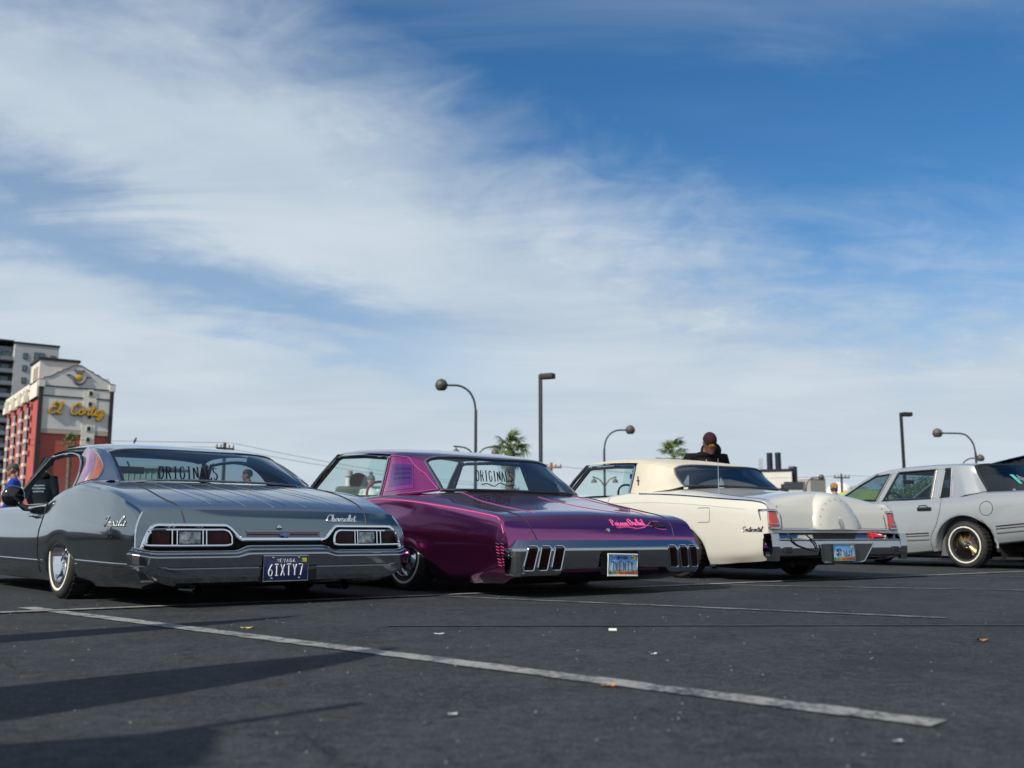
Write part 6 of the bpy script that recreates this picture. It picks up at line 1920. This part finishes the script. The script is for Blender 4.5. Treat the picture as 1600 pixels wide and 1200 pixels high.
def person(label, loc, rz, h, top, legs, skin, lean=0.0, nod=0.0, turn=0.0, arms=None, group=None, bulk=1.0):
    """standing figure facing local +y; one remeshed body, materials by region"""
    s = h / 1.76
    t = thing('person', label, 'person', loc, rz, group)
    mb = MB()
    L = Matrix.Rotation(-lean, 3, 'X')
    hipc = Vector((0, 0, .95))
    def up(p):          # lean the upper body about the hips
        return L @ (Vector(p) - hipc) + hipc
    # torso sections
    rows = []
    for (z, rx, ry, cy) in ((.84, .10, .09, 0), (.88, .155, .115, -.005), (.96, .168, .125, -.01), (1.06, .158, .115, .0), (1.16, .165, .12, .0), (1.28, .185, .13, -.005), (1.38, .19, .125, -.012), (1.44, .165, .105, -.018), (1.485, .10, .08, -.02), (1.50, .05, .05, -.02)):
        rows.append([tuple(up((rx * bulk * math.cos(a), cy + ry * bulk * math.sin(a), z))) for a in np.linspace(0, 2 * PI, 25)[:-1]])
    mb.grid([list(c) for c in zip(*rows)], closed_u=True)
    mb.poly(rows[0]); mb.poly(rows[-1][::-1])
    mb.tube([up((0, -.02, 1.44)), up((0, -.01, 1.52)), up((0, .01, 1.58))], [.066, .058, .056], 12)
    for sg in (-1, 1):
        sh = up((sg * .185 * bulk, -.015, 1.425))
        a = arms or ((.26, -.03, 1.14), (.27, .11, .93))
        el_, wr = up((sg * a[0][0] * bulk, a[0][1], a[0][2])), up((sg * a[1][0] * bulk, a[1][1], a[1][2]))
        mb.tube([up((sg * .12, -.015, 1.43)), sh, sh.lerp(el_, .3), el_], [.062 * bulk, .072 * bulk, .064 * bulk, .052 * bulk], 12)
        mb.tube([el_, el_.lerp(wr, .35), wr], [.052, .050, .038], 12)
        hd = (wr - el_).normalized()
        ellipsoid(mb, wr + hd * .06, (.022, .045, .055), (Matrix.Rotation(0, 3, 'X')))
        mb.tube([(sg * .09, 0, .92), (sg * .10, .015, .70), (sg * .10, .03, .50)], [.098, .086, .062], 12)
        mb.tube([(sg * .10, .03, .50), (sg * .105, .0, .34), (sg * .105, -.02, .10)], [.062, .060, .045], 12)
        ellipsoid(mb, (sg * .11, .06, .045), (.048, .13, .045))
    # head with face
    hc = up((0, .03, 1.665))
    HR = L @ Matrix.Rotation(turn, 3, 'Z') @ Matrix.Rotation(-nod, 3, 'X')
    def hp(p): return HR @ Vector(p) + hc
    ellipsoid(mb, hp((0, -.012, .025)), (.076, .095, .092), HR)
    ellipsoid(mb, hp((0, .028, -.045)), (.058, .062, .070), HR)
    ellipsoid(mb, hp((0, .050, -.095)), (.034, .032, .026), HR)
    mb.tube([hp((0, .083, .012)), hp((0, .104, -.022)), hp((0, .088, -.036))], [.010, .017, .012], 8)
    ellipsoid(mb, hp((0, .076, .030)), (.052, .020, .012), HR)
    for sg in (-1, 1):
        ellipsoid(mb, hp((sg * .078, -.008, -.008)), (.010, .020, .032), HR)
        ellipsoid(mb, hp((sg * .037, .066, -.028)), (.022, .018, .020), HR)
    ellipsoid(mb, hp((0, .084, -.062)), (.024, .012, .007), HR)
    ellipsoid(mb, hp((0, .082, -.074)), (.020, .012, .007), HR)
    me = bpy.data.meshes.new('tmp'); me.from_pydata(mb.v, [], mb.f)
    bm = bmesh.new(); bm.from_mesh(me)
    bmesh.ops.remove_doubles(bm, verts=bm.verts, dist=1e-5)
    bmesh.ops.recalc_face_normals(bm, faces=bm.faces); bm.to_mesh(me); bm.free()
    tmp = bpy.data.objects.new('tmp', me); COL.objects.link(tmp)
    md = tmp.modifiers.new('r', 'REMESH'); md.mode = 'VOXEL'; md.voxel_size = .0095
    sm = tmp.modifiers.new('s', 'SMOOTH'); sm.iterations = 3; sm.factor = .5
    dg = bpy.context.evaluated_depsgraph_get()
    out = bpy.data.meshes.new_from_object(tmp.evaluated_get(dg))
    bpy.data.objects.remove(tmp); bpy.data.meshes.remove(me)
    wrists = [up((sg * bulk * (arms or ((.26, -.03, 1.14), (.27, .11, .93)))[1][0], (arms or ((.26, -.03, 1.14), (.27, .11, .93)))[1][1], (arms or ((.26, -.03, 1.14), (.27, .11, .93)))[1][2])) for sg in (-1, 1)]
    Li = L.inverted()
    mi = []
    for p in out.polygons:
        c = p.center; q = Li @ (c - hipc) + hipc
        k = 0
        if q.z > 1.512 + .03 * abs(q.x) and abs(q.x) < .13: k = 2
        elif min((c - w_).length for w_ in wrists) < .125 and min((c - w_).dot((Vector((0, .05, -.25)))) for w_ in wrists if (c - w_).length < .126) > -.002: k = 2
        elif c.z < .10: k = 3
        elif q.z < .93 and abs(c.x) < .24 and min((c - w_).length for w_ in wrists) > .10: k = 1
        mi.append(k)
    out.materials.clear()
    for m in (top, legs, skin, rubber):
        out.materials.append(m)
    out.polygons.foreach_set('material_index', mi)
    out.polygons.foreach_set('use_smooth', [True] * len(out.polygons))
    out.transform(Matrix.Scale(s, 4))
    body = bpy.data.objects.new('body', out); COL.objects.link(body); body.parent = t
    # fingers
    fm = MB()
    for sg, wv in zip((-1, 1), wrists):
        for k, ln in enumerate((.062, .072, .068, .052)):
            b = wv + Vector((0, .022 + (k - 1.5) * .019, -.095)) ; e = b + Vector((-sg * .012, .012, -ln * .6)); f_ = e + Vector((-sg * .02, .004, -ln * .4))
            fm.tube([b * s, e * s, f_ * s], [.0095 * s, .0085 * s, .007 * s], 7)
        b = wv + Vector((-sg * .01, .05, -.03)); fm.tube([b * s, (b + Vector((-sg * .02, .03, -.035))) * s, (b + Vector((-sg * .028, .035, -.07))) * s], [.012 * s, .010 * s, .008 * s], 7)
    obj('fingers', fm, skin, t)
    T = lambda p: tuple(hp(p) * s)
    return t, T, HR, s, up


def head_shell(T, z0, grow, m, t, nm, back=True):
    """cap or cropped hair over the skull"""
    mb = MB()
    rows = []
    for i in range(25):
        a = 2 * PI * i / 24
        row = []
        for j in range(9):
            b = (PI / 2) * j / 8
            zz = z0 + (.117 - z0 + grow) * math.sin(b)
            if back and math.sin(a) < 0 and j == 0: zz -= .045 * (-math.sin(a))
            row.append(T(((.077 + grow) * math.cos(b) ** .75 * math.cos(a), -.012 + (.096 + grow) * math.cos(b) ** .75 * math.sin(a), zz)))
        rows.append(row)
    mb.grid(rows)
    return obj(nm, mb, m, t)


def cap_brim(T, z, m, t, tilt=-.02):
    rows = []
    for i in range(13):
        a = R(20) + R(140) * i / 12
        rows.append([T((.080 * math.cos(a), -.01 + .098 * math.sin(a), z)), T((.086 * math.cos(a), -.0 + .135 * math.sin(a), z + tilt * .5 - .010 * abs(math.cos(a)))), T((.074 * math.cos(a), .02 + .15 * math.sin(a), z + tilt - .018 * abs(math.cos(a))))])
    return obj('cap_brim', MB().grid(rows).grid([[(p[0], p[1], p[2] - .004) for p in r] for r in rows]), m, t)


def eyes(T, t, HR, s):
    mb = MB()
    for sg in (-1, 1):
        ellipsoid(mb, T((sg * .034, .078, .008)), (.012 * s, .008 * s, .006 * s), HR, 8, 6)
    obj('eyes', mb, hair_m, t)


denim = cloth('denim', (.035, .05, .085)); blk = cloth('black_cotton', (.006, .006, .008)); blue = cloth('royal_blue_cotton', (.015, .05, .30)); white_c = cloth('white_cotton', (.6, .6, .6)); khaki = cloth('khaki_cotton', (.25, .21, .14))

# 1 man in blue
t, T, HR, s, up = person('man in a royal blue top and dark sunglasses at the left edge', (-8.24, 16.5, 0), R(108), 1.60, blue, denim, skin_m)
head_shell(T, .035, .006, hair_grey, t, 'hair')
mb = MB()
for sg in (-1, 1):
    mb.grid([[T((sg * (.008 + .058 * a), .096 - .022 * a ** 2, .024 - .034 * b)) for b in (0, .5, 1)] for a in np.linspace(0, 1, 5)])
    mb.tube([T((sg * .066, .078, .02)), T((sg * .078, .02, .018)), T((sg * .08, -.01, .012))], .004, 5)
obj('sunglasses', mb, black_gloss, t)
obj('moustache', MB().tube([T((-.036, .078, -.068)), T((-.018, .094, -.054)), T((0, .099, -.050)), T((.018, .094, -.054)), T((.036, .078, -.068))], [.005, .011, .011, .011, .005], 7), hair_m, t)
def badge(t, s, y, z, r, lean_up, txt_m, rows_):
    mb = MB()
    n = 22
    for k in range(n):
        a = 2 * PI * k / n
        c = Vector((r * math.cos(a), y, z + r * math.sin(a)))
        d = Vector((math.cos(a), 0, math.sin(a))) * .016
        mb.tube([(lean_up(c - d)) * s, (lean_up(c + d)) * s], .0045, 4)
    for k, (wd, zz) in enumerate(rows_):
        for q in range(int(wd / .022)):
            x = -wd / 2 + q * .022
            mb.tube([lean_up((x, y, zz)) * s, lean_up((x + .010, y, zz + .024)) * s, lean_up((x + .016, y, zz)) * s], .0035, 4)
    return obj('back_print', mb, txt_m, t)
ring_pts = [Vector((.11 * math.cos(a) + .0, .128, 1.27 + .11 * math.sin(a))) for a in np.linspace(0, 2 * PI, 25)[:-1]]
obj('chest_print', MB().tube([up(p) * s for p in ring_pts], .006, 4, closed=True), pw, t)
badge(t, s, .130, 1.27, .085, up, pw, [])
# 2 man in black hoodie, back to us
t, T, HR, s, up = person('man in black with white back lettering seen through the open window of the grey fastback', (-7.02, 15.0, 0), R(-12), 1.58, blk, denim, skin_d)
head_shell(T, .0, .022, blk, t, 'beanie')
hm = MB(); ellipsoid(hm, up((0, -.085, 1.47)) * s, (.15 * s, .075 * s, .075 * s)); obj('hood', hm, blk, t)
mb = MB()
for zz, wd, hh in ((1.30, .20, .028), (1.25, .24, .036), (1.20, .20, .030)):
    q = -wd / 2
    rng = random.Random(int(zz * 100))
    while q < wd / 2:
        w_ = rng.uniform(.012, .024)
        mb.tube([up((q, -.142, zz)) * s, up((q + w_ * .5, -.142, zz + hh * rng.uniform(.6, 1))) * s, up((q + w_, -.142, zz + hh * .1)) * s], .0042, 4); q += w_ + .006
obj('back_print', mb, pw, t)
# 3 man bending over the cream car
t, T, HR, s, up = person('man in a maroon cap looking down beyond the roof of the cream car', (2.62, 13.75, 0), PI + R(8), 1.86, blk, denim, skin_d, lean=.42, nod=.50, turn=-.02, bulk=1.22)
maroon = cloth('maroon_cotton', (.030, .011, .014))
head_shell(T, .030, .012, maroon, t, 'cap'); cap_brim(T, .032, cloth('dusty_maroon', (.10, .045, .042)), t, -.06)
eyes(T, t, HR, s)
lg = MB()
for k, (a, b) in enumerate(((-.03, .018), (-.012, .03), (.006, .022), (.022, .028))):
    lg.tube([T((a, .108, .052)), T((a + .006, .103, .052 + b)), T((a + .014, .107, .052))], .0045 * s, 4)
lg.tube([T((-.036, .107, .050)), T((.042, .107, .050))], .005 * s, 4)
obj('cap_badge', lg, mat('badge_gold', (.75, .42, .03), .5), t)
hm = MB(); ellipsoid(hm, up((-.07, -.07, 1.52)) * s, (.14 * s, .10 * s, .12 * s)); ellipsoid(hm, up((0, -.02, 1.47)) * s, (.165 * s, .11 * s, .06 * s)); obj('hood', hm, blk, t)
obj('drawstring', MB().tube([up((.04, .10, 1.46)) * s, up((.045, .13, 1.36)) * s, up((.05, .135, 1.30)) * s], .004, 5), pw, t)
obj('chest_print', MB().tube([up((-.14, .12, 1.30)) * s, up((-.06, .135, 1.31)) * s], .012, 5), sign_gold, t)
# 4 tan cap, far right
t, T, HR, s, up = person('person in a tan cap standing behind the boot of the cream car', (7.42, 23.0, 0), R(25), 1.62, blk, khaki, skin_m)
head_shell(T, .030, .012, cloth('tan_cotton', (.30, .15, .07)), t, 'cap'); head_shell(T, -.05, .004, hair_m, t, 'hair'); eyes(T, t, HR, s)
# 5 bobble hat seen through the purple car
t, T, HR, s, up = person('person in a grey bobble hat seen through the purple car side window', (-2.92, 20.7, 0), PI, 1.66, white_c, denim, skin_m)
hb = head_shell(T, .022, .014, cloth('grey_wool', (.10, .11, .11)), t, 'bobble_hat')
mb = MB(); ellipsoid(mb, T((0, -.01, .158)), (.042, .042, .04)); obj('bobble', mb, MATS['grey_wool'], t); eyes(T, t, HR, s)
# 6 seen through the rear window of the fastback
t, T, HR, s, up = person('dark-haired man seen through the rear window of the grey fastback', (-5.28, 20.0, 0), R(100), 1.73, white_c, denim, skin_m)
head_shell(T, .03, .008, hair_m, t, 'hair'); eyes(T, t, HR, s)

# ------------------------------------------------------------------ litter on the asphalt
def litter(nm, loc, rz, sz, m, label, curl=.3):
    rng = random.Random(int(abs(loc[0]) * 1000))
    G = [[(sz[0] * (a - .5), sz[1] * (b - .5) * (1 - .5 * abs(a - .5)), sz[2] * (curl * ((2 * a - 1) ** 2) + .6 * rng.random() + .15)) for b in np.linspace(0, 1, 4)] for a in np.linspace(0, 1, 6)]
    G2 = [[(x, y, z - .002) for x, y, z in r] for r in G]
    o = obj(nm, MB().grid(G).grid(G2), m, None)
    o.location = (loc[0], loc[1], .003); o.rotation_euler = (0, 0, rz)
    return tag(o, label, 'litter', 'litter on the asphalt')
paper = mat('litter_white', (.62, .62, .60), .7); leaf_o = mat('dry_leaf', (.42, .20, .07), .8, var=.3, vscale=60); yel = mat('litter_yellow', (.60, .45, .14), .7)
o = obj('filter_tip', MB().tube([(-.018, 0, .008), (.018, 0, .008)], .007, 9), paper); o.location = (.46, 4.66, 0); o.rotation_euler = (0, 0, -.2)
tag(o, 'white cigarette-like tube lying in the middle of the open asphalt', 'litter', 'litter on the asphalt')
litter('dry_leaf', (1.938, 4.216), .4, (.05, .03, .012), leaf_o, 'curled orange leaf on the asphalt at the right')
litter('paper_scrap', (-1.245, 4.788), .1, (.055, .022, .008), yel, 'yellow scrap beside the long white line on the left')
litter('paper_scrap', (-.322, 4.512), -.1, (.045, .02, .006), paper, 'white scrap on the asphalt below the left plate car')
litter('dry_leaf', (.276, 2.967), .2, (.04, .018, .008), leaf_o, 'small tan leaf lying on the long white parking line')
litter('paper_scrap', (.52, 3.75), .7, (.03, .015, .006), paper, 'small pale chip on the asphalt near the centre')
litter('paper_scrap', (-.144, 2.50), .3, (.022, .014, .006), paper, 'pale chip in the foreground below the long white line')
litter('paper_scrap', (.81, 2.18), .5, (.03, .016, .006), paper, 'pale chip near the front edge of the asphalt')
rng = random.Random(5)
mb = MB()
for _ in range(420):
    yv = 1.6 + 11 * rng.random() ** 1.3; xv = rng.uniform(-.62, .62) * yv
    s_ = rng.uniform(.0015, .004) * (1 + yv * .06)
    mb.add([(xv - s_, yv - s_ * .6, .001), (xv + s_, yv - s_ * .5, .001), (xv + s_ * .4, yv + s_ * .7, .001), (xv, yv, .002 + s_ * .7)], [(0, 1, 3), (1, 2, 3), (2, 0, 3)])
obj('grit', mb, mat('pale_grit', (.17, .165, .16), .8), None, None, kind='stuff')

# ------------------------------------------------------------------ invented banners and sign, added out of view to cast the foreground shadows
def shadow_flag(loc, h, w0, label):
    t = thing('shadow_flag', label, 'shadow caster', loc, math.atan2(SUN_TO.y, SUN_TO.x) + PI / 2, 'unseen flags added for their shadows')
    obj('flag_pole', MB().tube([(0, 0, 0), (0, 0, h * .8), (.03, 0, h)], [.02, .014, .008], 8), black_matte, t)
    rows = []
    for k in range(16):
        v = k / 15; z = .35 + (h - .35) * v
        ww = w0 * (1 - v ** 2.2) ** .8 + .02
        rows.append([(ww * a, .03 * math.sin(3 * a + v * 4), z) for a in np.linspace(0, 1, 5)])
    obj('flag', MB().grid(rows), blk, t)
    obj('flag_base', MB().box((0, 0, .02), (.5, .5, .04)), black_matte, t, None)
def before(tip, h):
    k = h / math.tan(SUN_EL); d_ = Vector((SUN_TO.x, SUN_TO.y)).normalized()
    return (tip[0] + d_.x * k, tip[1] + d_.y * k, 0)
shadow_flag(before((-.46, 4.02), 2.6), 2.6, .62, 'taller invented dark flag, unseen left of the camera, added to cast a shadow')
shadow_flag(before((-1.17, 5.6), 2.5), 2.5, .34, 'narrow invented dark flag, unseen left of the camera, added to cast a shadow')
sp_ = thing('shadow_sign', 'invented square sign on a thin post, unseen left of the camera, added to cast a shadow', 'sign', before((-.40, 2.68), 2.7), math.atan2(SUN_TO.y, SUN_TO.x) + PI / 2)
obj('post', MB().tube([(0, 0, 0), (0, 0, 2.7)], .022, 8), lamp_m, sp_)
obj('sign_plate', MB().box((.10, -.02, 2.12), (.36, .01, .42), ry=.5), lamp_m, sp_, None)
